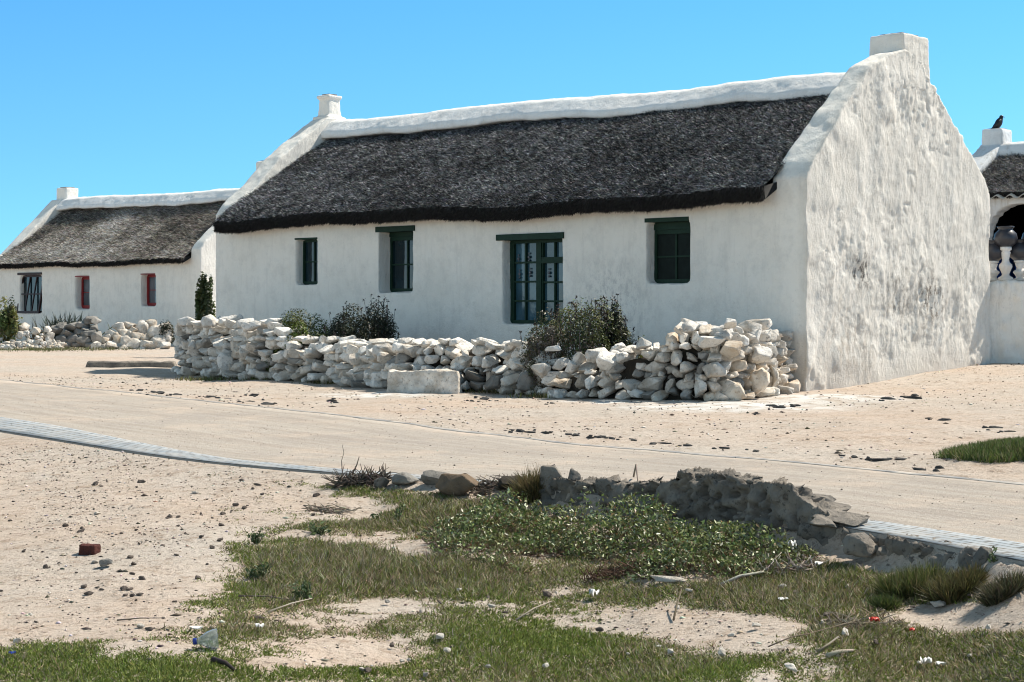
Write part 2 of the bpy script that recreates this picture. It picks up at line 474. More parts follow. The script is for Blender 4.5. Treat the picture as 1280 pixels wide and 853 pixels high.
def mat_paver(name, bw, bh, col=(.40, .42, .43), dust=.75):
    g = G(name); b = g.n.new('ShaderNodeTexBrick')
    g.L(g.tc.outputs['UV'], b.inputs['Vector'])
    for k, v in (('Scale', 1), ('Mortar Size', .011), ('Mortar Smooth', .3), ('Bias', 0), ('Brick Width', bw), ('Row Height', bh)): b.inputs[k].default_value = v
    b.inputs['Color1'].default_value = (col[0] * .85, col[1] * .86, col[2] * .88, 1); b.inputs['Color2'].default_value = (*col, 1); b.inputs['Mortar'].default_value = (.07, .065, .06, 1)
    w = g.world()
    c = g.mix(g.ramp(g.noise(w, 4, 5, .7), [(.40 - .08 * (dust > .8), 0.0), (.62 - .1 * (dust > .8), dust)]), b.outputs['Color'], (.48, .43, .37))
    c = g.mix(g.ramp(g.noise(w, 60, 4, .7), [(.56, 0.0), (.7, .5)]), c, (.22, .20, .18))
    g.bump(b.outputs['Fac'], -.6, .006)
    return g.done(c, .9, .2)
M['paver'] = mat_paver('paver', .2, .125, (.30, .335, .355), .4)
M['paver_thin'] = mat_paver('paver_thin', .3, .16, (.24, .24, .235), .8)
structure('road', strip_mesh('road', NL, FL2, .006, 10), M['road'])
# near strip: wide on the left, narrower on the right
wd = np.interp(NL[:, 0], [-14, -4.5, -2.0, -.2, 1.2, 2.2], [.95, .62, .22, .20, .25, .40])
t_ = np.gradient(NL, axis=0); t_ /= np.hypot(t_[:, 0], t_[:, 1])[:, None]
NL_in = NL + np.c_[-t_[:, 1], t_[:, 0]] * (-wd[:, None]) * (-1 if seg_dist(NL[130:131] + np.c_[-t_[130:131, 1], t_[130:131, 0]] * .1, NEAR)[0] < 0 else 1)
structure('paver_strip', strip_mesh('paver_strip', NL, NL_in, .010, 4), M['paver'])
sg = -1 if seg_dist(offs(smooth_line(FL, 9), .25)[240:241], FAR)[0] < 0 else 1
t2_ = np.gradient(FL, axis=0); t2_ /= np.hypot(t2_[:, 0], t2_[:, 1])[:, None]
FLo = FL + np.c_[-t2_[:, 1], t2_[:, 0]] * sg * (.085 + .07 * fbm(np.c_[FL * 1.6, FL[:, 0] * 0], 3, 15))[:, None]
structure('paver_strip', strip_mesh('paver_strip_far', FL, FLo, .008, 3), M['paver_thin'])

# ------------------------------------------------------------------ rocks
def rock_mesh(name, seed, sub=22, flat=1.0, bev=.07):
    r = random.Random(seed); bm = bmesh.new()
    for _ in range(sub):
        v = Vector((r.gauss(0, 1), r.gauss(0, 1), r.gauss(0, 1))).normalized()
        k = .42 + .1 * r.random()
        k = .36 + .2 * r.random(); p = [max(-.46, min(.46, c * k * 1.2)) for c in v]
        bm.verts.new(p)
    bmesh.ops.convex_hull(bm, input=bm.verts[:])
    lone = [v for v in bm.verts if not v.link_faces]; bmesh.ops.delete(bm, geom=lone, context='VERTS')
    bmesh.ops.dissolve_limit(bm, angle_limit=.35, verts=bm.verts[:], edges=bm.edges[:])
    bmesh.ops.bevel(bm, geom=bm.edges[:], offset=bev, segments=2, profile=.6, affect='EDGES')
    bmesh.ops.subdivide_edges(bm, edges=[e for e in bm.edges if e.calc_length() > .2], cuts=2, use_grid_fill=True)
    bmesh.ops.triangulate(bm, faces=bm.faces[:])
    me = bpy.data.meshes.new(name); bm.to_mesh(me); bm.free()
    n = len(me.vertices); v = np.empty(n * 3, np.float32); me.vertices.foreach_get('co', v); v = v.reshape(-1, 3)
    mx = np.abs(v).max(0); v = v / mx * .5
    v *= (1 + .10 * vnoise(v * 4 + seed * 3.1, seed) + .05 * vnoise(v * 11 + seed, seed + 1))[:, None]
    me.vertices.foreach_set('co', v.astype(np.float32).ravel())
    me.polygons.foreach_set('use_smooth', np.ones(len(me.polygons), dtype=bool)); me.update(); me.validate()
    return me
ROCKS = {}
def rock(kind, i):
    key = (kind, i)
    if key not in ROCKS:
        me = rock_mesh('stone', 100 + i, 16 + (i * 7) % 14, 1, .035 + .015 * (i % 3)); me.materials.append(M[kind]); ROCKS[key] = me
    return ROCKS[key]
NR = 12

def merge_objs(name, items, mat):
    """items: (mesh, matrix) -> one mesh"""
    V = []; F = []; b = 0
    for me, mx in items:
        n = len(me.vertices); v = np.empty(n * 3, np.float32); me.vertices.foreach_get('co', v); v = v.reshape(-1, 3)
        m = np.array(mx); V.append(v @ m[:3, :3].T + m[:3, 3])
        t = np.empty(len(me.loops), np.int32); me.loops.foreach_get('vertex_index', t)
        F.append(t.reshape(-1, 3) + b); b += n
    me = mesh_from(name, np.concatenate(V), np.concatenate(F), True)
    me.materials.append(mat); return me

# ------------------------------------------------------------------ leaves, blades, twigs
def blades(root, dirv, length, width, col, bend=.25, tip=.35):
    """one tapering 2-segment blade per root; returns v,f,c"""
    n = len(root); dirv = dirv / np.linalg.norm(dirv, axis=1)[:, None]
    rnd = rng.normal(size=(n, 3)); side = np.cross(dirv, rnd); side /= np.linalg.norm(side, axis=1)[:, None] + 1e-9
    bn = np.cross(side, dirv)
    L = length[:, None]; W = width[:, None] * .5
    mid = root + dirv * L * .55 + bn * L * bend * .3; end = root + dirv * L + bn * L * bend
    v = np.stack([root - side * W, root + side * W, mid + side * W * .8, mid - side * W * .8, end], 1).reshape(-1, 3)
    b = np.arange(n) * 5
    f = np.concatenate([np.c_[b, b + 1, b + 2], np.c_[b, b + 2, b + 3], np.c_[b + 3, b + 2, b + 4]])
    return v, f, np.repeat(col, 5, 0)

def leaves(pos, nrm, size, asp, col):
    """flat pointed leaf: rhombus folded a little"""
    n = len(pos); nrm = nrm / (np.linalg.norm(nrm, axis=1)[:, None] + 1e-9)
    a = np.cross(nrm, rng.normal(size=(n, 3))); a /= np.linalg.norm(a, axis=1)[:, None] + 1e-9
    b = np.cross(nrm, a); S = size[:, None]
    q = a * S * .5; w = b * S * .5 * asp
    v = np.stack([pos - q, pos + w * .9 - q * .1 + nrm * S * .06, pos + q, pos - w * .9 - q * .1 + nrm * S * .06], 1).reshape(-1, 3)
    k = np.arange(n) * 4
    f = np.concatenate([np.c_[k, k + 1, k + 2], np.c_[k, k + 2, k + 3]])
    return v, f, np.repeat(col, 4, 0)

def palette(n, cols, var=.2, w=None):
    cols = np.array(cols); i = rng.choice(len(cols), n, p=w)
    return np.clip(cols[i] * (1 + var * rng.normal(size=(n, 1))) * (1 + .08 * rng.normal(size=(n, 3))), .004, 1)

def cat(parts):
    V = []; F = []; C = []; b = 0
    for v, f, c in parts: V.append(v); F.append(f + b); C.append(c); b += len(v)
    return np.concatenate(V), np.concatenate(F), np.concatenate(C)

def tinted(mb, cols, var=.15):
    v = np.array(mb.v); F = []
    for f in mb.f:
        for k in range(1, len(f) - 1): F.append((f[0], f[k], f[k + 1]))
    c = palette(len(v), cols, var); return v, np.array(F), c

# ------------------------------------------------------------------ thatch
def thatch(name, x0, x1, prof, n_blade, cols, eave_wave, light=None, back=True, thick=.2, seed=0, blade_len=(.03, .085), step=.05, trim=0.0):
    """prof: front slope as (y,z) list from the eave (front, larger y) up to the ridge; local house frame"""
    prof = np.array(prof); d = np.r_[0, np.cumsum(np.hypot(*(np.diff(prof, axis=0).T)))]
    L = d[-1]; nu = int((x1 - x0) / step); nv = int(L / step)
    uu = np.linspace(x0, x1, nu); vv = np.linspace(0, L, nv)
    def surf(x, s):
        x = x + trim * np.clip(1 - s / .9, 0, 1) ** .5 * (x1 - x) / (x1 - x0)
        y = np.interp(s, d, prof[:, 0]); z = np.interp(s, d, prof[:, 1])
        lump = .028 * fbm(np.c_[x * 1.1, s * 1.4, np.zeros_like(x)], 3, seed + 2) + .014 * fbm(np.c_[x * 9, s * 6, np.zeros_like(x)], 2, seed + 5)
        return np.c_[x, y, z + lump + eave_wave(x) * np.clip(1 - s / L, 0, 1)]
    A, B = np.meshgrid(uu, vv); top = surf(A.ravel(), B.ravel())
    idx = (np.arange(nv - 1)[:, None] * nu + np.arange(nu - 1)[None, :]).ravel()
    F = [np.c_[idx, idx + 1, idx + nu + 1], np.c_[idx, idx + nu + 1, idx + nu]]
    V = [top]; C = [palette(len(top), cols, .35)]; b = len(top)
    # cut eave face and underside
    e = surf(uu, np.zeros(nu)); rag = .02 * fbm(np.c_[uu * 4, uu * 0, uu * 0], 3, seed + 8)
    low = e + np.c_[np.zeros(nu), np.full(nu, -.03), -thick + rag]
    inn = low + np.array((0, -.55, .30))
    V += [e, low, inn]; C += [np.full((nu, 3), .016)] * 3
    k = np.arange(nu - 1)
    for o1, o2 in ((b, b + nu), (b + nu, b + 2 * nu)):
        F += [np.c_[o2 + k, o2 + k + 1, o1 + k + 1], np.c_[o2 + k, o1 + k + 1, o1 + k]]
    F += [np.array([[b, b + nu, b + 2 * nu]])]; b += 3 * nu
    if back:
        t0 = surf(uu, np.full(nu, L)); t1 = t0 + np.array((0, -(prof[0, 0] - prof[-1, 0]), -(prof[-1, 1] - prof[0, 1])))
        V += [t0, t1]; C += [palette(nu, cols, .3)] * 2
        F += [np.c_[b + k, b + k + 1, b + nu + k + 1], np.c_[b + k, b + nu + k + 1, b + nu + k]]; b += 2 * nu
    parts = [(np.concatenate(V), np.concatenate(F), np.concatenate(C))]
    # reed ends over the slope
    x = rng.uniform(x0, x1, n_blade); s = rng.uniform(.0, L, n_blade)
    p = surf(x, s); q = surf(x, np.maximum(s - .05, -.0)); q[:, 2] -= np.where(s < .05, .04, 0)
    dn = np.tile(np.array([prof[0, 0] - prof[-1, 0], prof[0, 1] - prof[-1, 1]]) / np.hypot(*(prof[0] - prof[-1])), (n_blade, 1))
    dirv = np.c_[rng.normal(-.12, .45, n_blade), dn[:, 0], dn[:, 1]]
    dirv[:, 2] += np.abs(rng.normal(.55, .35, n_blade)); dirv[:, 1] += np.abs(rng.normal(.1, .2, n_blade)) 
    ln = rng.uniform(*blade_len, n_blade)
    c = palette(n_blade, cols, .45)
    clump = np.clip(1.0 + 1.1 * fbm(np.c_[x * 14, s * 11, x * 0], 3, seed + 12, .7) + .5 * fbm(np.c_[x * 1.1, s * 1.6, x * 0], 2, seed + 15) + .5 * fbm(np.c_[x * 8 + s * 2.5, s * .9, x * 0], 3, seed + 18), .2, 2.6)
    c = c * clump[:, None]
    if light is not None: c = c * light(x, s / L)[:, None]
    parts.append(blades(p, dirv, ln, rng.uniform(.0045, .0105, n_blade), np.clip(c, .006, .7), .1))
    # reeds of the cut edge
    m = int(n_blade * .30); x = rng.uniform(x0, x1, m); p = surf(x, np.zeros(m)); h = rng.uniform(0, 1, m)
    p = p + np.c_[np.zeros(m), -.03 * h + .01, -thick * h * .96]
    dirv = np.c_[rng.normal(0, .25, m), np.full(m, .55), rng.normal(-.75, .2, m)]
    parts.append(blades(p, dirv, rng.uniform(.03, .085, m), rng.uniform(.005, .011, m), np.clip(palette(m, [(.016, .014, .013), (.03, .027, .025), (.05, .045, .04)], .4), .005, .3), .1))
    v, f, c = cat(parts)
    return mesh_from(name, v, f, False, c)

DARK_REED = [(.028, .029, .031), (.062, .064, .067), (.15, .153, .16), (.34, .345, .35)]
BROWN_REED = [(.09, .08, .068), (.17, .15, .13), (.28, .25, .215), (.44, .40, .35)]

# ------------------------------------------------------------------ a window in a reveal (house frame: x along front, y outwards)
def bars(x0, x1, z0, z1, y, cols, rows, fr=.055, mun=.024, depth=.06, row_split=None):
    m = MB()
    m.box(x0, x0 + fr, y - depth, y, z0, z1); m.box(x1 - fr, x1, y - depth, y, z0, z1)
    m.box(x0 + fr, x1 - fr, y - depth, y - .002, z1 - fr, z1); m.box(x0 + fr, x1 - fr, y - depth, y - .002, z0, z0 + fr * 1.15)
    ix0, ix1, iz0, iz1 = x0 + fr, x1 - fr, z0 + fr * 1.15, z1 - fr
    for k in range(1, cols):
        c = ix0 + (ix1 - ix0) * k / cols; m.box(c - mun / 2, c + mun / 2, y - depth * .8, y - .012, iz0, iz1)
    for k in range(1, rows):
        c = iz0 + (iz1 - iz0) * k / rows if row_split is None else row_split[k - 1]
        m.box(ix0, ix1, y - depth * .75, y - .016, c - mun / 2, c + mun / 2)
    return m
def pane(x0, x1, z0, z1, y):
    return MB().box(x0, x1, y - .008, y, z0, z1)

# ------------------------------------------------------------------ walls with openings
def wall_with_holes(mb, x0, x1, y0, y1, z0, z1, holes):
    """holes sorted by x: (xa, xb, za, zb)"""
    cur = x0
    for xa, xb, za, zb in sorted(holes):
        mb.box(cur, xa, y0, y1, z0, z1)
        mb.box(xa - .05, xb + .05, y0, y1, z0, za); mb.box(xa - .05, xb + .05, y0, y1, zb, z1)
        cur = xb
    mb.box(cur, x1, y0, y1, z0, z1)

# local coordinates of a point of the front plane seen at a photo pixel
def fac(O, px, py):
    k = (px - CX) / FPX
    a = (k * O[1] - O[0]) / (U[0] - k * U[1])
    d = O[1] + a * U[1]
    return a, CAMZ + (HY - py) * d / FPX

# ============================================================== MAIN COTTAGE
LEN1 = 11.7
def hole(O, x0, y0, x1, y1):
    a1, zt1 = fac(O, x0, y0); a0, zb0 = fac(O, x1, y1); _, zb1 = fac(O, x0, y1); _, zt0 = fac(O, x1, y0)
    return (a0, a1, (zb0 + zb1) / 2, (zt0 + zt1) / 2)
H1 = hole(O1, 370, 299, 397, 356); H2 = hole(O1, 473, 288, 515, 365); HD = hole(O1, 628, 297, 702, 406); H4 = hole(O1, 808, 276, 861, 354)

house = thing('thatched_cottage', 'long whitewashed cottage with black thatch, green windows and blank gable end', 'cottage', (O1[0], O1[1], 0), ROTZ)
mb = MB()
wall_with_holes(mb, .3, LEN1 - .2, -.45, 0, -.4, 2.48, [H4, HD, H2, H1])
mb.box(.3, LEN1 - .2, -4.6, -4.2, -.4, 2.4)
gr = [(0, -.4), (0, 2.62), (-.12, 2.80), (-.75, 3.44), (-1.49, 4.12), (-1.95, 4.32), (-2.35, 4.42), (-2.75, 4.30), (-2.98, 4.06), (-3.55, 3.58), (-4.2, 3.06), (-4.50, 2.84), (-4.62, 2.6), (-4.62, -.4)]
gl = [(0, -.4), (0, 2.58), (-.12, 2.72), (-.6, 3.13), (-1.06, 3.58), (-1.7, 4.06), (-2.1, 4.33), (-2.6, 4.33), (-3.6, 3.55), (-4.62, 2.6), (-4.62, -.4)]
b_ = len(mb.v); mb.prism_x(gr, 0, .5); n_ = len(gr)
for i_ in range(n_):
    q_ = mb.v[b_ + n_ + i_]; mb.v[b_ + n_ + i_] = (.5 - .17 * min(1, max(0, (q_[2] - 2.75) / 1.2)), q_[1], q_[2])
mb.prism_x(gl, LEN1 - .45, LEN1)
def wall_disp(v, n):
    gable = sstep(-.35, -.75, n[:, 0]) * sstep(.2, .05, v[:, 0])
    top = sstep(.2, .6, n[:, 2])
    q = v.copy()
    d = .014 * fbm(q * 1.7, 3, 31) + .004 * fbm(q * 7, 2, 32)
    w = np.c_[v[:, 0], v[:, 1] * 9.5 + 4.0 * v[:, 2] + 1.2 * fbm(v * 1.3, 2, 40), v[:, 2] * 4.2]
    r = fbm(w, 4, 41, .68)
    w2 = np.c_[v[:, 0], v[:, 1] * 15 + 6 * v[:, 2], v[:, 2] * 8]
    am = np.clip(.75 + 1.1 * fbm(v * 1.1, 2, 39), .25, 1.5)
    d2 = .030 * am * r + .024 * fbm(v * 2.2, 2, 44) - .020 * am * np.abs(fbm(w2, 3, 47, .65)) - .018 * sstep(.05, .0, np.abs(fbm(np.c_[v[:, 0], v[:, 1] * 2.2, v[:, 2] * 3.1], 3, 49))) * sstep(.0, .4, fbm(v * 1.6, 2, 52)) + .012 * sstep(.1, .45, fbm(np.c_[v[:, 0], v[:, 1] * 4, v[:, 2] * 2.5], 3, 48))
    return d * (1 - gable) + d2 * gable + top * .02 * fbm(v * 4, 3, 50)
obj('wall', remeshed('wall', mb, .026, 3, wall_disp), M['plaster_main'], house)

prof1 = [(.28, 2.46), (.02, 2.66), (-.9, 3.22), (-1.6, 3.66), (-2.32, 4.03)]
wave1 = lambda x: .03 * np.sin(x * .9 + .5) + .018 * np.sin(x * 2.3) + .00 * x
obj('roof', thatch('roof', .34, LEN1 - .38, prof1, 230000, DARK_REED, wave1, None, True, .165, 3, trim=.09), M['thatch_dark'], house)

def capping(name, x0, x1, yr, z_at, drop=.27, half=.42, seed=0, th=.10):
    secs = []
    n = 90
    for k in range(n + 1):
        x = x0 + (x1 - x0) * k / n; z = z_at(x)
        wv = .03 * math.sin(x * 1.7 + seed) + .018 * math.sin(x * 4.3 + seed * 2)
        h = half + wv; dr = drop + wv * .65
        secs.append([(x, yr, z), (x, yr - .2, z - .06), (x, yr - h, z - dr), (x, yr - h, z - dr - th), (x, yr, z - dr - .1), (x, yr + h, z - dr - th), (x, yr + h, z - dr), (x, yr + .2, z - .06)])
    mb = MB(); mb.sections([s[::-1] for s in secs]) if True else None
    return remeshed(name, mb, .035, 3, lambda v, n: .02 * fbm(v * 2.2, 3, 60 + seed) + .008 * fbm(v * 9, 2, 61))
zr1 = lambda x: 4.20 + .0115 * (x - .8) + .02 * math.sin(x * 1.1)
obj('ridge_capping', capping('ridge_capping', .42, LEN1 - .35, -2.35, zr1), M['plaster_roof'], house)

def chimney(name, x0, x1, y0, y1, z0, z1, mat, parent, flare=0.0, top=.93, collar=0, voxel=.022):
    mb = MB(); mb.box(x0, x1, y0, y1, z0, z1, top)
    if collar: 
        cx, cy = (x0 + x1) / 2, (y0 + y1) / 2; hx, hy = (x1 - x0) / 2 * (top + .26), (y1 - y0) / 2 * (top + .26)
        mb.box(cx - hx, cx + hx, cy - hy, cy + hy, z1 - collar, z1)
    if flare: mb.box(x0 - flare, x1 + flare, y0 - flare, y1 + flare, z0, z0 + flare * 3, .86)
    o = obj('chimney', remeshed(name, mb, voxel, 3, lambda v, n: .016 * fbm(v * 4, 3, 70) + .006 * fbm(v * 15, 2, 71)), mat, parent)
    cx, cy = (x0 + x1) / 2, (y0 + y1) / 2
    fx, fy = (x1 - x0) * .3, (y1 - y0) * .3
    m2 = MB()
    for a, b, c, d in ((-1, 1, -1, -.8), (-1, 1, .8, 1), (-1, -.8, -.8, .8), (.8, 1, -.8, .8)):
        m2.box(cx + a * fx, cx + b * fx, cy + c * fy, cy + d * fy, z1 - .02, z1 + .022)
    obj('flue_rim', m2.mesh('flue_rim'), M['rock_grey'], o)
    return o
chimney('chimney', .0, .56, -2.98, -2.28, 3.9, 4.64, M['plaster_main'], house, 0, .93)
chimney('chimney', LEN1 - .37, LEN1 - .07, -2.50, -2.18, 4.1, 4.75, M['plaster_main'], house, .09, .84, .06)

def put_window(h, parent, y_in, frame_mat, glass_mat, cols, rows, lintel=None, label=None, row_split=None, fr=.055, head=0.0):
    a0, a1, z0, z1 = h
    w = obj('window', bars(a0 - .02, a1 + .02, z0 - .01, z1 - head + .01, y_in, cols, rows, fr, .022, .06, row_split), frame_mat, parent)
    if label: w['label'] = label
    obj('pane', pane(a0 + .01, a1 - .01, z0 + .02, z1 - head - .02, y_in - .035), glass_mat, w)
    if head:
        obj('head_board', MB().box(a0 - .02, a1 + .02, y_in - .06, y_in + .015, z1 - head + .012, z1 + .02), frame_mat, w)
    if lintel:
        l0, l1, th, out = lintel
        obj('lintel', MB().box(a0 - l0, a1 + l1, -.30, out, z1 - th * .35, z1 + th), M['green_wood'] if frame_mat == M['green_wood'] else frame_mat, w)
    return w
G_ = M['green_wood']
put_window(H1, house, -.14, G_, M['glass_dark'], 2, 2, (.0, .02, .02, .012), 'small green window at the far end under the eave')
put_window(H2, house, -.24, G_, M['glass_dark'], 2, 2, (.06, .05, .06, .02), 'green window with heavy lintel behind the bushes', head=.10)
put_window(H4, house, -.17, G_, M['curtain'], 2, 2, (.0, .02, .04, .015), 'green window with dark curtains nearest the gable', head=.12)
# french window: two leaves, the right one under a fanlight
a0, a1, z0, z1 = HD
mid = a0 + (a1 - a0) * .5
m = MB()
y = -.16
m.box(a0 - .02, a0 + .05, y - .08, y, z0, z1); m.box(a1 - .05, a1 + .02, y - .08, y, z0, z1)
m.box(a0 + .05, a1 - .05, y - .08, y - .002, z1 - .07, z1); m.box(a0 + .05, a1 - .05, y - .08, y - .002, z0 - .01, z0 + .06)
m.box(mid - .045, mid + .045, y - .08, y + .012, z0 + .06, z1 - .07)
zt = z1 - .07; zb = z0 + .06
tr = zt - (zt - zb) * .22
m.box(a0 + .05, mid - .045, y - .075, y + .008, tr - .05, tr + .035)
for x0, x1 in ((a0 + .05, mid - .045), (mid + .045, a1 - .05)):
    c = (x0 + x1) / 2; m.box(c - .013, c + .013, y - .06, y - .012, zb, zt)
    m.box(x0, x0 + .02, y - .065, y - .006, zb, zt); m.box(x1 - .02, x1, y - .065, y - .006, zb, zt)
for k in (1, 2, 3):
    zz = zb + (zt - zb) * k / 4; m.box(mid + .045, a1 - .05, y - .058, y - .015, zz - .013, zz + .013)
for k in (1, 2):
    zz = zb + (tr - .05 - zb) * k / 3; m.box(a0 + .05, mid - .045, y - .058, y - .015, zz - .013, zz + .013)
dw = obj('glazed_door', m, G_, house)
dw['label'] = 'green french window of many small panes'
obj('pane', pane(a0 + .03, a1 - .03, z0 + .02, z1 - .02, y - .05), M['glass_blue'], dw)
obj('lintel', MB().box(a0 - .05, a1 + .10, -.28, .03, z1 - .03, z1 + .055), G_, dw)
for fx, fz in ((.88, .80), (.70, .82), (.86, .60), (.68, .62), (.36, .61)):
    cx, cz = a0 + (a1 - a0) * fx, zb + (zt - zb) * fz
    orn = MB().lathe([(.002, -.067), (.017, -.055), (.017, -.045), (.004, -.033), (.004, -.022), (.02, -.01), (.02, .01), (.004, .022), (.004, .042), (.012, .05), (.012, .06), (.002, .068)], 8)
    obj('hanging_ornament', orn.mesh('hanging_ornament', True), M['glass_grey'], dw, (cx, y - .031, cz))

# ============================================================== LEFT COTTAGE
O2 = np.array((-8.15, 46.0)); LEN2 = 10.4
left = thing('thatched_cottage', 'smaller white cottage with brownish thatch and red window frames farther up the lane', 'cottage', (O2[0], O2[1], 0), ROTZ)
K1 = hole(O2, 25, 344, 52, 391); K2 = hole(O2, 94, 346, 112, 386); K3 = hole(O2, 176, 343, 194, 383)
mb = MB()
wall_with_holes(mb, .3, LEN2 - .2, -.45, 0, -.4, 2.36, [K1, K2, K3])
mb.box(.3, LEN2 - .2, -4.6, -4.2, -.4, 2.3)
g2r = [(0, -.4), (0, 2.58), (-.15, 2.76), (-1.2, 3.66), (-2.1, 4.40), (-2.6, 4.36), (-3.6, 3.45), (-4.62, 2.4), (-4.62, -.4)]
g2l = [(.02, -.4), (.02, 2.45), (-.3, 2.62), (-1.2, 3.5), (-2.1, 4.36), (-2.6, 4.36), (-3.6, 3.5), (-4.62, 2.4), (-4.62, -.4)]
mb.prism_x(g2r, 0, .42); mb.prism_x(g2l, LEN2 - .55, LEN2)
obj('wall', remeshed('wall', mb, .05, 2, lambda v, n: .02 * fbm(v * 1.7, 3, 81)), M['plaster_left'], left)
prof2 = [(.26, 2.32), (.0, 2.50), (-1.0, 3.16), (-1.7, 3.64), (-2.32, 4.10)]
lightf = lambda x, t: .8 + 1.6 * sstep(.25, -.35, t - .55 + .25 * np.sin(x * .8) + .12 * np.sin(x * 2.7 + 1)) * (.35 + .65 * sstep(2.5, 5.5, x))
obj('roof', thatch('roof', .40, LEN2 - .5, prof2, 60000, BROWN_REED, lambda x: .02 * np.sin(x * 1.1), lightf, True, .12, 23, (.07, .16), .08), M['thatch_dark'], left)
obj('ridge_capping', capping('ridge_capping', .35, LEN2 - .4, -2.35, lambda x: 4.30 + .012 * x + .02 * math.sin(x), .30, .42, 2), M['plaster_roof'], left)
chimney('chimney', LEN2 - .66, LEN2 - .08, -2.70, -2.2, 4.05, 4.74, M['plaster_left'], left, 0, .95, 0, .035)
chimney('chimney', .0, .42, -2.65, -2.15, 4.1, 5.0, M['plaster_left'], left, 0, .95, 0, .035)
# window ajar: top-hung casement pushed out at the bottom
a0, a1, z0, z1 = K1
cas = bars(a0 - .02, a1 + .02, z0 - .02, z1, -.08, 3, 2, .06, .035, .06)
for i, q in enumerate(cas.v):
    t = (z1 - q[2]) / (z1 - z0); cas.v[i] = (q[0] + .16 * t, q[1] + .10 * t, q[2])
wn = obj('window', cas, M['brown_wood'], left); wn['label'] = 'dark brown top-hung casement standing ajar'
pn = pane(a0 + .02, a1 - .02, z0 + .02, z1 - .02, -.12)
obj('pane', pn, M['glass_dark'], wn)
obj('lintel', MB().box(a0 - .02, a1 + .10, -.25, .03, z1 + .003, z1 + .07), M['brown_wood'], wn)
for h, lb in ((K2, 'red framed window in the middle of the wall'), (K3, 'red framed window nearest the gable')):
    put_window(h, left, -.20, M['red_wood'], M['glass_grey'], 1, 2, (.0, .0, .02, .01), lb, None, .09)

# ============================================================== RIGHT HOUSE WITH ARCHED VERANDA
O3 = np.array((11.6, 29.9)); LEN3 = 4.52
# x=0 nearest the camera's right, x=LEN3 far left end
rh = thing('arched_house', 'white house with dark arched veranda behind the gable, bird on its chimney', 'house', (O3[0], O3[1], 0), ROTZ)
prf_arch = []
ac, _ = fac(O3, 1276, 300)
ar = .70; zsp = 1.02 + (HY - 305) * 33 / FPX
mb = MB()
zt3 = 3.06
mb.box(ac + ar, LEN3, -.3, 0, -.3, zt3)
mb.box(-.4, ac - ar, -.3, 0, -.3, zt3)
n = 16
for k in range(n):
    t0 = math.pi * k / n; t1 = math.pi * (k + 1) / n
    x0, x1 = ac + ar * math.cos(t1), ac + ar * math.cos(t0)
    zl = zsp + ar * 1.0 * max(math.sin(t0), math.sin(t1))
    mb.box(x0 - .01, x1 + .01, -.3, 0, zl, zt3)
mb.box(-.4, LEN3, -3.6, -3.3, -.3, 3.0); mb.box(LEN3 - .3, LEN3, -3.5, -.1, -.3, 3.0); mb.box(-.4, -.1, -3.5, -.1, -.3, 3.0)
g3 = [(.05, 2.6), (.05, 3.15), (-.15, 3.30), (-1.0, 3.80), (-1.7, 4.24), (-2.05, 4.24), (-2.7, 3.72), (-3.55, 3.1), (-3.55, 2.6)]
mb.prism_x(g3, LEN3 - .1, LEN3 + .36)
obj('wall', remeshed('wall', mb, .04, 2, lambda v, n: .015 * fbm(v * 2, 3, 91)), M['plaster_right'], rh)
obj('shade_backing', MB().box(-.3, LEN3 - .3, -2.2, -2.15, -.3, 2.95), M['room_shade'], rh)  # black sheet painting the veranda's inner shade
obj('shade_lining', MB().box(LEN3 - .36, LEN3 - .32, -2.14, -.33, -.3, 2.92), M['room_shade'], rh)  # added lining, its black stands for shade on the white end wall
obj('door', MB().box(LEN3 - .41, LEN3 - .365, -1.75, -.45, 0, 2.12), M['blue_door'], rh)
obj('ceiling', MB().box(-.3, LEN3 - .3, -2.15, -.32, 2.93, 2.97), M['room_shade'], rh)
obj('door', MB().box(ac - .5, ac + .75, -1.3, -1.24, 0, 2.15), M['blue_door'], rh)
obj('roof', thatch('roof', -.4, LEN3 + .0, [(.10, 3.13), (-.3, 3.32), (-1.0, 3.64), (-1.72, 4.05)], 45000, DARK_REED[1:] + BROWN_REED[1:3], lambda x: 0 * x, None, True, .08, 33, (.06, .14), .06), M['thatch_dark'], rh)
# corrugated strip under the thatch
cs = []
for k in range(0, 160):
    x = -.4 + (LEN3 + .4) * k / 159; z = .035 * math.sin(x * 2 * math.pi / .27)
    cs.append([(x, .20, 3.03 + z), (x, -.25, 3.20 + z), (x, -.25, 3.21 + z), (x, .20, 3.045 + z)])
mm = MB(); mm.sections(cs)
obj('corrugated_sheet', mm.mesh('corrugated_sheet', True), mat_plain('corrugated', (.55, .52, .46), .6, .3, .4, 8), rh)
obj('ridge_capping', capping('ridge_capping', -.4, LEN3 + .1, -1.8, lambda x: 4.24 + .0 * x, .24, .32, 3), M['plaster_right'], rh)
chimney('chimney', LEN3 - .12, LEN3 + .34, -2.1, -1.62, 4.0, 4.50, M['plaster_right'], rh, .05, .92, 0, .03)

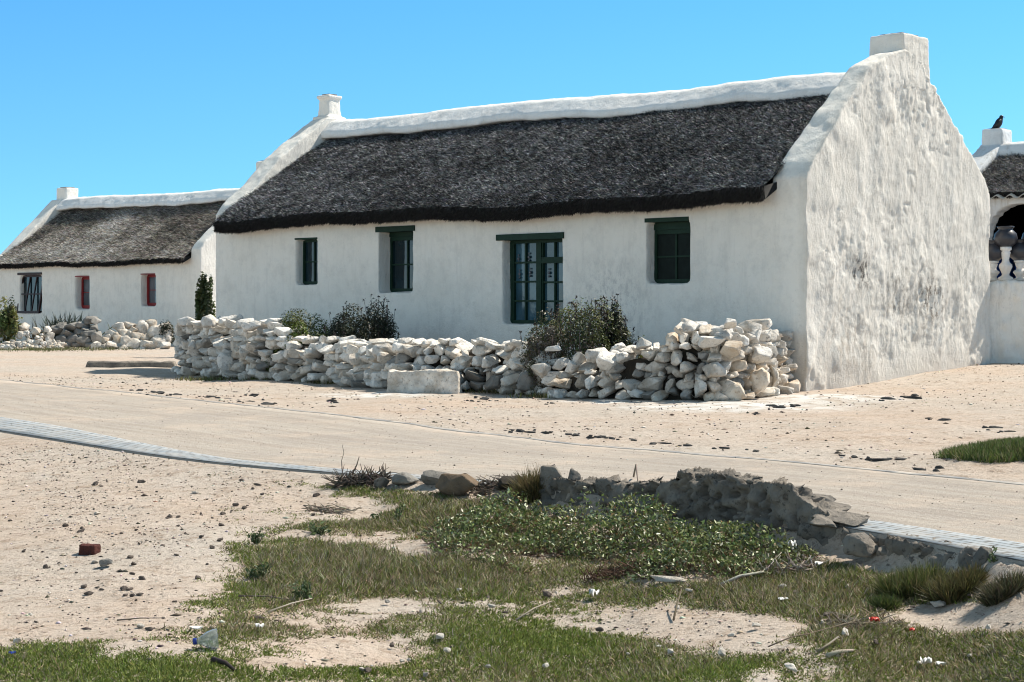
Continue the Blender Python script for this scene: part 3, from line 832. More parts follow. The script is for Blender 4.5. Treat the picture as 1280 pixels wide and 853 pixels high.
# pigeon on the chimney top
bpos = Vector((O3[0], O3[1], 0)) + Vector((U[0], U[1], 0)) * (LEN3 + .08) + Vector((GD[0], GD[1], 0)) * 1.86 + Vector((0, 0, 4.49))
pig = thing('pigeon', 'dark pigeon perched upright on the small chimney', 'bird', bpos, 0)
def ellipsoid(mb, c, r, tilt=0.0, n=14):
    secs = []
    for k in range(1, n):
        t = math.pi * k / n; z = -math.cos(t) * r[2]; k_ = math.sin(t)
        ring = [(r[0] * k_ * math.cos(u), r[1] * k_ * math.sin(u), z) for u in [2 * math.pi * i / n for i in range(n)]]
        secs.append([(c[0] + x * math.cos(tilt) + z_ * math.sin(tilt), c[1] + y_, c[2] - x * math.sin(tilt) + z_ * math.cos(tilt)) for x, y_, z_ in ring])
    return mb.sections(secs)
bo = MB()
ellipsoid(bo, (0, 0, .14), (.072, .072, .115), .45); ellipsoid(bo, (.045, 0, .215), (.042, .042, .06), .2); ellipsoid(bo, (.055, 0, .262), (.042, .036, .036))
ellipsoid(bo, (-.10, 0, .045), (.03, .042, .09), .75)
obj('body', remeshed('body', bo, .010, 3), M['feather'], pig)
obj('beak', MB().tube([(.09, 0, .262), (.112, 0, .256), (.122, 0, .250)], .009, .003, 6), M['rock_grey'], pig)
for s in (-1, 1):
    obj('leg', MB().tube([(-.01, s * .03, .09), (.0, s * .032, .04), (-.01, s * .034, .004), (.03, s * .036, .004)], .008, .005, 5), M['red_wood'], pig)
    wg = []
    for x, z, h in ((-.12, .04, .010), (-.08, .085, .030), (-.03, .14, .045), (.02, .19, .03), (.035, .205, .008)):
        wg.append([(x, s * (.045 + .032 * (h > .02)), z + h), (x, s * (.056 + .036 * (h > .02)), z), (x, s * (.044 + .032 * (h > .02)), z - h)])
    if s < 0: wg = [q[::-1] for q in wg]
    obj('wing', MB().sections(wg).mesh('wing', True), M['feather'], pig)

# ============================================================== GARDEN WALL, BALUSTERS, POTS (right edge)
gw = MB().box(6.55, 10.4, 24.95, 25.35, -.1, 1.40)
tag(obj('garden_wall', remeshed('garden_wall', gw, .03, 3, lambda v, n: .07 * fbm(np.c_[v[:, 0] * 6, v[:, 1] * 5, v[:, 2] * 4], 4, 101, .65)), mat_plaster('plaster_garden', [], 1.0)),
    'rough white garden wall joining the gable, balusters and pots on top', 'wall')
BAL = [(.072, 0), (.105, .0), (.105, .05), (.06, .075), (.05, .10), (.075, .16), (.095, .20), (.09, .235), (.055, .27), (.048, .31), (.062, .37), (.072, .41), (.06, .43), (.085, .445), (.085, .49), (.02, .49)]
POT = [(.03, 0), (.09, .0), (.145, .05), (.168, .12), (.150, .19), (.105, .235), (.092, .25), (.118, .275), (.122, .292), (.09, .292), (.08, .25)]
wt = 1.40
balm = MB().lathe(BAL, 18).mesh('baluster', True); potm = MB().lathe(POT, 24).mesh('pot', True)
spots = [(1257, 25.10, 1.0, 'white baluster carrying the highest dark pot', 'dark round pot standing highest, on the middle baluster'),
         (1241, 25.22, .60, 'low white baluster close against the gable corner', 'dark round pot half hidden by the gable corner'),
         (1275, 25.20, .62, 'low white baluster carrying the pot nearest the frame edge', 'dark round pot in front of the blue door'),
         (1292, 25.10, 1.0, 'white baluster cut by the right edge of the picture', 'dark pot cut by the right edge of the picture')]
for px, Y, k, lb, lp in spots:
    x = (px - CX) / FPX * Y
    b = obj('baluster', balm, M['plaster_roof'], None, (x, Y, wt), None, (1, 1, k)); tag(b, lb, 'baluster', 'balusters on the garden wall')
    p = obj('pot', potm, M['pot'], None, (x, Y, wt + .49 * k), None, (1, 1, 1)); tag(p, lp, 'pot', 'dark pots along the garden wall')

# ============================================================== DRY STONE YARD WALL
def world_line(pxs): return [Vector((*gpx(*q), 0)) for q in pxs]
base_px = [(212, 468), (300, 474), (400, 479), (500, 488), (600, 489), (700, 496), (800, 499), (905, 501), (960, 497), (1000, 489)]
W = np.array([gpx(*q) for q in base_px])
top_px = np.array([(200, 400), (215, 394), (330, 402), (345, 418), (430, 424), (640, 421), (690, 438), (735, 436), (815, 426), (838, 405), (960, 404), (1005, 410)])
dW = np.r_[0, np.cumsum(np.hypot(*(np.diff(W, axis=0).T)))]
def along(t):
    return np.array((np.interp(t, dW, W[:, 0]), np.interp(t, dW, W[:, 1])))
def wall_h(t):
    x, y = along(t); px = CX + FPX * x / y
    top = np.interp(px, top_px[:, 0], top_px[:, 1]); bot = HY + FPX * CAMZ / y
    return (bot - top) * y / FPX, px
dsw = thing('dry_stone_wall', 'long low wall of stacked whitewashed stones fencing the front yard', 'wall', (W[4][0], W[4][1], 0))
origin = np.array((W[4][0], W[4][1], 0.0))
stones = []
rr = random.Random(77)
TL = dW[-1]
def back_dir(t):
    a, b = along(max(0, t - .3)), along(min(TL, t + .3)); d = (b - a) / np.hypot(*(b - a)); return np.array((-d[1], d[0])), d
for layer, off in ((0, .14), (1, .42)):
    # first course positions with running bond by height field: columns of random stones
    z = 0.0; course = 0
    while z < 1.0:
        h = rr.choice((.085, .105, .12, .14, .165)) if layer == 0 else .17
        t = rr.uniform(-.1, .1)
        while t < TL:
            w = h * rr.uniform(.85, 1.5) * (1.1 if rr.random() < .88 else 1.45)
            tm = t + w / 2; t += w * .96
            if tm > TL - .05: break
            H, px = wall_h(tm)
            if z + h * .80 > H + rr.uniform(-.05, .04): continue
            if layer == 1 and z + h < .22: continue
            if rr.random() < .07: continue
            nb, d = back_dir(tm)
            bat = .16 * (z / .9)
            p = along(tm) + nb * (off + bat + rr.uniform(-.08, .07))
            zz = z + h / 2 + rr.uniform(-.025, .025)
            sz = (w * rr.uniform(.86, 1.08), rr.uniform(.24, .36), h * rr.uniform(.95, 1.28))
            ang = math.atan2(d[1], d[0]) + rr.uniform(-.3, .3)
            rot = Euler((rr.uniform(-.25, .25), rr.uniform(-.38, .38), ang))
            # left end whitewashed, right end barer and tan low down
            u = rr.random(); rightness = sstep(600, 950, px)
            low = 1 - z / max(H, .01)
            if u < .10 * rightness + .02: k = 'rock_tan'
            elif u < .12 + .50 * rightness: k = 'rock_mixed'
            elif u > .88 and low > .4: k = 'rock_grey'
            elif u > .50 and low > .45: k = 'rock_mixed'
            else: k = 'rock_white'
            stones.append((layer, sz[0] * sz[2] * 9 / p[1], k, rr.randrange(NR), (p[0], p[1], zz + gz(*p) + .0), rot, sz))
        z += h * .86; course += 1
# capping boulders and a few big face stones
def special(px, py, w, h, k, y=None, dep=.28):
    x, yy = gpx(px, py); yy = yy if y is None else y
    Y = np.interp(px, [q[0] for q in base_px], W[:, 1]) + .02
    stones.append((0, 9.0, k, rr.randrange(NR), ((px - CX) / FPX * Y, Y, CAMZ + (HY - py) * Y / FPX), Euler((rr.uniform(-.2, .2), rr.uniform(-.2, .2), rr.uniform(-.3, .3))), (w * Y / FPX, dep, h * Y / FPX)))
for px, py, w, h, k in ((914, 438, 30, 24, 'rock_tan'), (915, 490, 36, 26, 'rock_tan'), (876, 487, 24, 30, 'rock_mixed'), (895, 463, 34, 22, 'rock_mixed'), (950, 445, 28, 22, 'rock_white'),
                        (913, 405, 30, 14, 'rock_white'), (862, 408, 22, 14, 'rock_white'), (890, 426, 34, 16, 'rock_white'), (968, 475, 14, 36, 'rock_mixed'), (952, 478, 26, 34, 'rock_tan'), (990, 485, 20, 20, 'rock_tan'),
                        (232, 402, 22, 20, 'rock_white'), (262, 402, 24, 18, 'rock_white'), (315, 409, 26, 14, 'rock_white'), (283, 455, 22, 30, 'rock_white'), (242, 436, 20, 26, 'rock_white'), (760, 450, 26, 26, 'rock_white'),
                        (805, 432, 28, 18, 'rock_white'), (738, 478, 14, 28, 'rock_white'), (660, 478, 30, 30, 'rock_grey'), (676, 462, 24, 20, 'rock_mixed'), (620, 478, 36, 18, 'rock_grey')):
    special(px, py, w, h, k)
stones.sort(key=lambda s: (s[0], -s[1]))
rest = {}
for i, (layer, s, k, ri, p, rot, sz) in enumerate(stones):
    me = rock(k, ri); loc = Vector(p) - Vector(origin)
    if i < 97:
        obj('stone', me, None, dsw, loc, rot, sz)
    else:
        rest.setdefault(k, []).append((me, Matrix.LocRotScale(loc, rot, Vector(sz))))
# the smaller stones filling the wall: one mesh with a slot per stone kind
ks = list(rest); allm = []; slots = []
V = []; F = []; MI = []; b = 0
for j, k in enumerate(ks):
    m_ = merge_objs('t', rest[k], M[k]); n = len(m_.vertices)
    v = np.empty(n * 3, np.float32); m_.vertices.foreach_get('co', v); V.append(v.reshape(-1, 3))
    t = np.empty(len(m_.loops), np.int32); m_.loops.foreach_get('vertex_index', t); F.append(t.reshape(-1, 3) + b); b += n
    MI.append(np.full(len(F[-1]), j, np.int32)); bpy.data.meshes.remove(m_)
fm = mesh_from('filling_stones', np.concatenate(V), np.concatenate(F), True)
for k in ks: fm.materials.append(M[k])
fm.polygons.foreach_set('material_index', np.concatenate(MI))
tag(obj('filling_stones', fm, None, dsw), None, None, None, 'stuff')
secs = []
for t in np.linspace(.12, TL - .1, 60):
    H, px = wall_h(t); nb, d = back_dir(t); c = along(t) - origin[:2]
    zb = gz(*(along(t))) - .1; H = max(.15, H - .16)
    a = c + nb * .24; b_ = c + nb * .60; a2 = c + nb * .34; b2 = c + nb * .52
    secs.append([(a[0], a[1], zb), (b_[0], b_[1], zb), (b2[0], b2[1], H), (a2[0], a2[1], H)])
cm = MB().sections(secs)
obj('rubble_core', remeshed('rubble_core', cm, .04, 1, lambda v, n: .05 * fbm(v * 6, 3, 111)), M['earth'], dsw)

# whitewashed masonry block in front of the wall
x, yb = gpx(531, 489); yb -= .1; blk = MB().box(-.44, .44, -.17, .17, -.06, .27, .97)
tag(obj('masonry_block', remeshed('masonry_block', blk, .018, 2, lambda v, n: .05 * fbm(v * 5, 4, 121, .6)), M['rock_mixed'], None, (x, yb, gz(x, yb)), (0, 0, -.08)),
    'rough whitewashed block like a low bench in front of the stone wall', 'block')
# low slab left of the wall
p = gp(168, 459); sl = MB().box(-.85, .75, -.16, .16, -.05, .10, .92)
tag(obj('concrete_slab', remeshed('concrete_slab', sl, .03, 2, lambda v, n: .035 * fbm(v * 3, 3, 131)), M['concrete'], None, p, (0, 0, .08)), 'flat grey slab on the sand left of the stone wall', 'slab')

# ============================================================== RUBBLE HEAPS BY THE LEFT COTTAGE
def scatter_heap(pts, kinds, label, group, size, zj=.0):
    for (px, py, w, h) in pts:
        # depth grows with height in the heap: heap front foot at y~438
        Y = FPX * CAMZ / (437.0 - HY) + (437 - py) * .022
        x = (px - CX) / FPX * Y; z = CAMZ + (HY - py) * Y / FPX
        o = obj('stone', rock(rr.choice(kinds), rr.randrange(NR)), None, None, (x, Y, z), (rr.uniform(-.3, .3), rr.uniform(-.3, .3), rr.uniform(0, 3)), (w * Y / FPX * 1.15, w * Y / FPX * rr.uniform(.9, 1.2), h * Y / FPX * 1.2))
        tag(o, label, 'stone', group)
heap2 = [(120, 433, 12, 10), (131, 428, 15, 12), (139, 417, 16, 14), (134, 422, 14, 10), (150, 411, 18, 13), (160, 408, 18, 8), (168, 413, 14, 9), (178, 410, 21, 17), (189, 405, 14, 10), (195, 416, 22, 14), (206, 412, 14, 16),
         (210, 422, 14, 16), (174, 421, 24, 9), (163, 421, 14, 12), (158, 427, 16, 12), (148, 426, 16, 12), (142, 432, 16, 10), (168, 430, 24, 12), (184, 432, 20, 13), (150, 434, 12, 8), (132, 435, 12, 8), (198, 428, 18, 14), (156, 436, 16, 8), (205, 433, 14, 10), (176, 437, 14, 6), (145, 420, 12, 9), (155, 417, 13, 10), (185, 423, 16, 10)]
scatter_heap(heap2, ['rock_mixed', 'rock_mixed', 'rock_tan', 'rock_mixed'], 'pale tan stone in the rubble heap between stone wall and left cottage', 'stones of the tan rubble heap', 1)
heap1 = []
r1 = random.Random(3)
for _ in range(95):
    px = r1.uniform(-6, 80); py = 437 - abs(r1.gauss(0, .5)) * (20 * math.exp(-((px - 38) / 40) ** 2)) + r1.uniform(-2, 1)
    heap1.append((px, max(py, 412), r1.uniform(4, 9), r1.uniform(3, 6)))
heap1 += [(30, 410, 15, 10), (5, 411, 14, 8), (60, 413, 13, 8), (45, 414, 11, 7), (25, 418, 12, 10), (62, 420, 12, 9)]
scatter_heap(heap1, ['rock_mixed', 'rock_white', 'rock_tan', 'rock_mixed'], 'small pale stone in the loose rubble at the left edge', 'stones of the left edge rubble', 1)
# dark stacked stones between the two heaps
for (px, py, w, h) in [(73, 412, 12, 10), (80, 408, 14, 8), (90, 409, 16, 8), (101, 407, 16, 8), (112, 401, 16, 10), (118, 410, 12, 12), (85, 417, 14, 10), (98, 416, 16, 10), (110, 418, 16, 10), (92, 424, 18, 10), (106, 427, 18, 12), (120, 423, 12, 16), (78, 425, 14, 12), (119, 402, 10, 8), (107, 411, 10, 7), (94, 431, 14, 9), (82, 432, 14, 8), (116, 432, 12, 9)]:
    Y = 44.6 + (432 - py) * .01
    o = obj('stone', rock('rock_grey', rr.randrange(NR)), None, None, ((px - CX) / FPX * Y, Y, CAMZ + (HY - py) * Y / FPX), (rr.uniform(-.2, .2), rr.uniform(-.2, .2), rr.uniform(0, 3)), (w * Y / FPX * 1.15, .4, h * Y / FPX * 1.2))
    tag(o, 'grey stone of the dark stack against the left cottage', 'stone', 'stones of the dark stack')

# ============================================================== RETAINING WALL along the near edge
RW = []
top = np.array([(560, 604), (690, 600), (735, 600), (748, 602), (752, 599), (850, 601), (857, 588), (900, 591), (950, 598), (1000, 606), (1006, 616), (1020, 626), (1045, 640), (1062, 655), (1085, 667), (1120, 672), (1180, 681), (1236, 694)])
secs = []
for px in np.linspace(688, 1238, 180):
    yp = np.interp(px, [q[0] for q in NEAR_PX], [q[1] for q in NEAR_PX]); x, y = gpx(px, yp)
    tp = np.interp(px, top[:, 0], top[:, 1]); zt = max(.0, CAMZ - (tp - HY) * y / FPX) + .012
    d = np.array((.86, -.5)); nrm = np.array((-.30, -.954))
    i = np.argmin(np.hypot(NL[:, 0] - x, NL[:, 1] - y)); tg = NL[min(i + 2, 259)] - NL[i - 2]; tg /= np.hypot(*tg); nrm = np.array((tg[1], -tg[0]))
    if nrm[1] > 0: nrm = -nrm
    thick = .06
    f = np.array((x, y)) + nrm * thick; bk = np.array((x, y)) - nrm * .03
    secs.append([(f[0] + nrm[0] * .05, f[1] + nrm[1] * .05, -.55), (bk[0], bk[1], -.55), (bk[0], bk[1], zt), (f[0], f[1], zt - .008)])
rm = MB().sections([s[::-1] for s in secs])
def rw_disp(v, n):
    strata = sstep(.25, .0, np.abs(np.mod(v[:, 2] * 11 + 1.5 * fbm(v * 2.5, 2, 149), 1) - .5)) * .5
    rdg = np.abs(fbm(np.c_[v[:, 0] * 4, v[:, 1] * 4, v[:, 2] * 7], 4, 141, .6))
    d = .05 * fbm(v * 4.5, 3, 140, .6) + .03 * fbm(v * 13, 3, 142, .65) - .07 * sstep(.10, .0, rdg) - .06 * sstep(.16, .45, fbm(v * 8, 3, 143)) - .03 * sstep(.15, .4, fbm(v * 20, 2, 146)) - .022 * strata * (n[:, 2] < .6) + .025
    up = sstep(.6, .95, n[:, 2])
    px, _ = proj(np.c_[v[:, 0], v[:, 1], v[:, 2]])
    ledge = (1 - sstep(985, 1000, px) * (1 - sstep(1075, 1085, px)))
    return d * (1 - .9 * up) - .018 * up
tag(obj('retaining_wall', remeshed('retaining_wall', rm, .016, 1, rw_disp), M['concrete']), 'broken concrete edge holding the lane above the weedy hollow', 'wall')

def boulder(px, py, w, h, kind, label, dep=None, group=None, rot=None, yoff=0.0, name='boulder', cat_='rock', idx=None):
    q = gp(px, py + h / 2); Y = q.y + yoff; x = (px - CX) / FPX * Y; z = CAMZ + (HY - py) * Y / FPX
    sc = (w * Y / FPX, (dep or w * .8) * Y / FPX, h * Y / FPX * 1.1)
    o = obj(name, rock(kind, rr.randrange(NR) if idx is None else idx), None, None, (x, Y, z), rot or (rr.uniform(-.15, .15), rr.uniform(-.15, .15), rr.uniform(-.4, .4)), sc)
    return tag(o, label, cat_, group)
boulder(572, 606, 58, 25, 'rock_brown', 'brown rock on the lane edge beside the dry twigs', idx=1)
boulder(545, 597, 34, 18, 'rock_grey', 'flat grey rock touching the brown rock on the lane edge')
boulder(505, 599, 36, 16, 'rock_grey', 'grey rock among the dry twigs at the lane edge')
boulder(478, 603, 26, 14, 'concrete', 'pale lump of concrete under the dead brushwood')
boulder(690, 600, 30, 34, 'concrete', 'pale rock beside the dry grass tuft, taller of two')
boulder(718, 601, 32, 28, 'concrete', 'pale round rock between the taller rock and the low wall')
boulder(640, 603, 34, 16, 'earth', 'dark lump of earth under the brushwood by the grass tuft')
LEDGE = [(1022, 626, 44, 14, 'flat ledge of broken concrete under the wall end'), (1035, 636, 50, 14, 'second broken concrete ledge, below the wall end'), (1052, 648, 62, 16, 'long flat ledge of concrete above the succulents'), (1030, 655, 60, 16, 'lowest tilted concrete ledge in the shade'),
         (1075, 682, 44, 28, 'rounded grey concrete lump at the foot of the ledges'), (1110, 692, 24, 14, 'small pale stone leaning on the lane edge'), (1165, 694, 24, 10, 'flat white stone behind the grass tussocks'), (1213, 698, 26, 24, 'square grey stone near the end of the lane edge'), (1228, 700, 28, 28, 'block of pale stone ending the broken edge')]
for px, py, w, h, lb in LEDGE:
    boulder(px, py, w * 1.1, h * 1.1, 'concrete', lb, w * .8, None, (rr.uniform(-.1, .1), rr.uniform(-.05, .15), rr.uniform(-.5, -.2)), -.06)

# ============================================================== PLANTS
def bush(name, label, center, rad, n, size, cols, w=None, twigs=0, twig_cols=((.10, .075, .06),), heads=0, head_col=(.03, .022, .018), asp=.5, shell=.55, catg='bush', seed=1, top_spikes=0, mat='leaf'):
    """bush on the ground at center; rad = half sizes; uneven crown from clumps"""
    t = thing(name, label, catg, center)
    R = np.array(rad); r = np.random.default_rng(seed)
    ncl = 40
    rho = np.sqrt(r.random(ncl)) * .82; th = r.uniform(0, 2 * math.pi, ncl)
    zz_ = np.sqrt(1 - rho ** 2) * np.where(np.arange(ncl) % 4 == 0, r.uniform(.15, .5, ncl), r.uniform(.62, .86, ncl)) + .04
    cl = np.c_[rho * np.cos(th), rho * np.sin(th), zz_]; cr = r.uniform(.16, .30, ncl)
    i = r.integers(0, ncl, n); q = r.normal(size=(n, 3)); q /= np.linalg.norm(q, axis=1)[:, None]
    q *= (r.uniform(shell, 1, (n, 1)) ** .5) * cr[i][:, None]
    pos = (cl[i] + q); pos[:, 2] = np.abs(pos[:, 2]); pos = pos * R
    nrm = q / np.linalg.norm(q, axis=1)[:, None] + r.normal(0, .5, (n, 3)) + np.array((0, 0, .35))
    shade = palette(ncl, cols, .25, w)[i] * (1 + .25 * r.normal(size=(n, 1)))
    parts = [leaves(pos, nrm, size * r.uniform(.6, 1.3, n), asp, np.clip(shade, .006, 1))]
    if heads:
        j = r.integers(0, ncl, heads); hq = r.normal(size=(heads, 3)); hq /= np.linalg.norm(hq, axis=1)[:, None]; hq[:, 2] = np.abs(hq[:, 2])
        hp = (cl[j] * 1.05 + hq * cr[j][:, None] * 1.25) * R
        hn = 5
        hv = np.repeat(hp, hn, 0) + r.normal(0, size * .25, (heads * hn, 3))
        parts.append(leaves(hv, r.normal(size=(heads * hn, 3)), np.full(heads * hn, size * .75), .8, palette(heads * hn, [head_col], .3)))
        mb = MB()
        for k in range(heads):
            mb.tube([hp[k] - np.array((0, 0, .08)) * (R[2] / .5) - hq[k] * .04, hp[k]], .004, .003, 3)
        parts.append(tinted(mb, [head_col]))
    v, f, c = cat(parts)
    obj('foliage', mesh_from('foliage', v, f, False, c), M[mat], t)
    mb = MB(); nb = max(twigs, 10)
    for k in range(nb):
        a = cl[k % ncl] * R * (1.0 if twigs else .8) * r.uniform(.7, 1.15) + r.normal(0, .05, 3)
        a[2] = max(a[2], .05)
        m_ = a * .5 + r.normal(0, .05, 3) * R; m_[2] = abs(m_[2])
        k_ = min(1.0, R.max() / .5); mb.tube([(a[0] * .1, a[1] * .1, -.03), m_, a], (.012 if not twigs else .008) * k_, .003 * k_, 4)
    v, f, c = tinted(mb, twig_cols)
    obj('branches', mesh_from('branches', v, f, False, c), M['twig'], t)
    return t

def on_front(px, py_base, back):
    """ground point seen at px, 'back' metres in front of the main facade"""
    k = (px - CX) / FPX
    o = O1 - GD * back; a = (k * o[1] - o[0]) / (U[0] - k * U[1])
    q = o + U * a; return Vector((q[0], q[1], gz(*q)))
GREEN = [(.075, .10, .018), (.12, .145, .025), (.18, .20, .045), (.05, .07, .016)]
DK = [(.016, .022, .012), (.03, .036, .018), (.05, .05, .025)]
MIXB = [(.045, .06, .02), (.10, .12, .03), (.09, .075, .055), (.14, .15, .05)]
def bush_at(px, top, w_px, dist, name, label, **kw):
    c = on_front(px, 0, dist); s = FPX / c.y
    hh = CAMZ + (HY - top) / s - c.z
    return bush(name, label, c, (w_px / s / 2, w_px / s / 2 * .75, hh), **kw)
bush_at(389, 394, 128, 1.62, 'bush', 'low bright green bush spilling over the stone wall', n=16000, size=.04, cols=GREEN, seed=2, asp=.45)
bush_at(456, 382, 128, 1.5, 'bush', 'dark rounded bush with dry seed heads beside the bright green bush', n=15000, size=.038, cols=DK, seed=3, heads=110, asp=.5)
bush_at(724, 375, 142, 2.1, 'bush', 'tall twiggy bush with yellow-green leaves before the french window', n=10000, size=.04, cols=MIXB, seed=4, heads=120, twigs=160, twig_cols=((.16, .13, .115), (.10, .08, .07)))
bush_at(770, 384, 52, 1.7, 'bush', 'small dark bush with black seed heads right of the twiggy bush', n=5500, size=.036, cols=DK, seed=5, heads=70, twigs=20)
bush_at(682, 405, 70, 2.6, 'bush', 'grey dead-looking bush hanging over the wall below the french window', n=4500, size=.032, cols=[(.10, .085, .06), (.07, .07, .03), (.13, .11, .09)], seed=6, twigs=220, twig_cols=((.19, .155, .13), (.12, .095, .08)))
bush_at(802, 420, 20, 2.2, 'small_plant', 'little yellow-green plant peeping over the wall top', n=420, size=.04, cols=[(.16, .17, .04), (.10, .12, .03)], seed=7, catg='plant')
p = gp(752, 492); bush('small_plant', 'leafy green plant growing from the foot of the stone wall', p - Vector((0, .12, 0)), (.22, .12, .24), 650, .055, GREEN, asp=.7, seed=8, catg='plant')
p = gp(372, 462); bush('small_plant', 'flat straggling weed at the foot of the wall below the green bush', p - Vector((0, .05, 0)), (.30, .1, .10), 500, .03, [(.06, .07, .025), (.10, .09, .05)], seed=9, catg='plant')
# creeper-like shrub in the gap between the cottages
c = Vector((-6.55, 37.0, gz(-6.55, 37))); s = FPX / c.y
c.x = (257 - CX) / FPX * c.y
bush('shrub', 'upright dark green shrub in the gap between the two cottages', c, (.23, .25, CAMZ + (HY - 341) / s - c.z), 4500, .08, [(.02, .035, .012), (.04, .06, .018), (.08, .10, .025)], asp=.7, seed=10, catg='shrub')
def far_plant(px, top, w_px, Y, name, label, **kw):
    c = Vector(((px - CX) / FPX * Y, Y, 0)); c.z = gz(c.x, Y); s = FPX / Y
    return bush(name, label, c, (w_px / s / 2, w_px / s / 2 * .8, CAMZ + (HY - top) / s - c.z), **kw)
far_plant(8, 376, 40, 43.6, 'bush', 'yellowish broad-leaved bush at the left edge in front of the casement', n=2600, size=.10, cols=[(.16, .17, .05), (.07, .09, .025), (.22, .22, .08)], asp=.55, seed=12)
far_plant(207, 401, 26, 43.5, 'bush', 'small dark bush under the red window nearest the gap', n=1200, size=.06, cols=DK, seed=13)
far_plant(45, 408, 26, 44.0, 'bush', 'dry reddish weed between rubble and casement window', n=600, size=.07, cols=[(.12, .075, .04), (.08, .08, .03)], seed=14, twigs=20)
# spiky grey-green plant behind the dark stack
t = thing('spiky_plant', 'grey-green spiky plant rising behind the dark stone stack', 'plant', ((82 - CX) / FPX * 45.2, 45.2, gz((82 - CX) / FPX * 45.2, 45.2)))
n = 260; rt = np.c_[rng.normal(0, .34, n), rng.normal(0, .1, n), rng.uniform(.1, .45, n)]
v, f, c = blades(rt, np.c_[rng.normal(0, .45, n), rng.normal(0, .3, n), np.ones(n)], rng.uniform(.3, .62, n), np.full(n, .04), palette(n, [(.07, .085, .07), (.04, .05, .04), (.12, .13, .10)]), .2)
obj('leaf', mesh_from('leaf', v, f, False, c), M['leaf'], t)
# standpipe against the left cottage wall
sx, sy = (194.5 - CX) / FPX * 44.6, 44.6
sp = thing('water_standpipe', 'short dark standpipe with bent neck before the left cottage', 'standpipe', (sx, sy, gz(sx, sy)))
obj('pipe', MB().tube([(0, 0, -.05), (0, 0, .66), (0, 0, .74)], .045, .04, 8), M['rock_grey'], sp)
obj('tap', MB().tube([(0, 0, .66), (-.06, 0, .70), (-.12, 0, .68), (-.13, 0, .30)], .022, .018, 6), M['rock_grey'], sp)

# ------------------------------------------------------------------ grass
GP = [(60, 838, 130, 30, 1), (230, 832, 120, 26, 1), (70, 812, 80, 10, .7), (330, 790, 130, 18, .8), (275, 754, 85, 14, .95), (325, 706, 50, 16, .8), (345, 642, 45, 5, .5), (405, 660, 45, 12, .6), (480, 620, 60, 16, .8),
      (520, 652, 120, 20, .7), (430, 672, 80, 12, .4), (480, 722, 150, 40, 1), (640, 800, 170, 45, 1.2), (690, 716, 90, 18, .8), (780, 748, 60, 12, .7), (760, 840, 120, 30, 1), (900, 738, 110, 18, .9), (940, 756, 60, 16, .8),
      (880, 838, 130, 15, .8), (1000, 735, 130, 36, 1), (1085, 800, 150, 28, 1), (1200, 822, 130, 40, 1.1), (1180, 744, 120, 16, 1.0), (440, 846, 110, 12, .7), (1050, 716, 60, 18, 1.1), (1110, 735, 60, 12, .8), (560, 740, 120, 18, .7), (1060, 770, 60, 20, .6), (350, 740, 60, 14, .6), (720, 670, 260, 60, .45), (600, 640, 60, 20, .6)]
SP = [(500, 760, 60, 13, 1.1), (455, 816, 70, 16, .9), (535, 685, 60, 10, .9), (650, 690, 60, 7, .8), (425, 640, 70, 12, .8), (855, 776, 65, 13, 1.1), (945, 790, 75, 22, 1.1), (1215, 772, 95, 15, 1.5), (840, 725, 60, 8, .9), (880, 747, 50, 7, .6),
      (760, 782, 40, 8, .6), (380, 668, 40, 6, .6), (960, 842, 60, 12, .6), (600, 752, 60, 8, .6), (690, 742, 40, 8, .5), (230, 770, 40, 6, .6), (470, 672, 60, 8, .5), (170, 806, 70, 7, .5), (350, 830, 60, 8, .5), (1010, 815, 60, 8, .4)]
def grass_density(px, py):
    d = np.zeros_like(px)
    for cx, cy, rx, ry, w in GP: d += w * np.exp(-(((px - cx) / rx) ** 2 + ((py - cy) / ry) ** 2) * 1.1)
    for cx, cy, rx, ry, w in SP: d -= w * np.exp(-(((px - cx) / rx) ** 2 + ((py - cy) / ry) ** 2) * 1.1)
    d -= .7 * (1 - sstep(190, 310, px)) * (1 - sstep(775, 805, py))
    d += .22 * sstep(798, 840, py) + .35 * sstep(1180, 1240, px) * sstep(785, 810, py)
    d += .30 * sstep(770, 830, py) * sstep(380, 520, px) + .18 * sstep(700, 760, py) * sstep(850, 1000, px)
    return d
def grass_points(n):
    x = rng.uniform(-4.2, 4.0, n); y = rng.uniform(5.3, 12.2, n); z = height(np.c_[x, y])
    P3 = np.c_[x, y, z]; px, py = proj(P3); dn = seg_dist(P3, NEAR)
    return P3, px, py, dn
Ps, px, py, dn = grass_points(2900000)
p0 = np.c_[Ps[:, 0], Ps[:, 1], np.zeros(len(Ps))]
d = grass_density(px, py) + .55 * fbm(p0 * 2.4, 3, 201) + .62 * fbm(p0 * 9, 3, 202) + .35 * fbm(p0 * 26, 2, 203)
keep = (dn > .20) & (px > -40) & (px < 1320) & (py < 900) & (rng.random(len(Ps)) < np.clip((d - .16) * 1.25, 0, 1) ** 1.3)
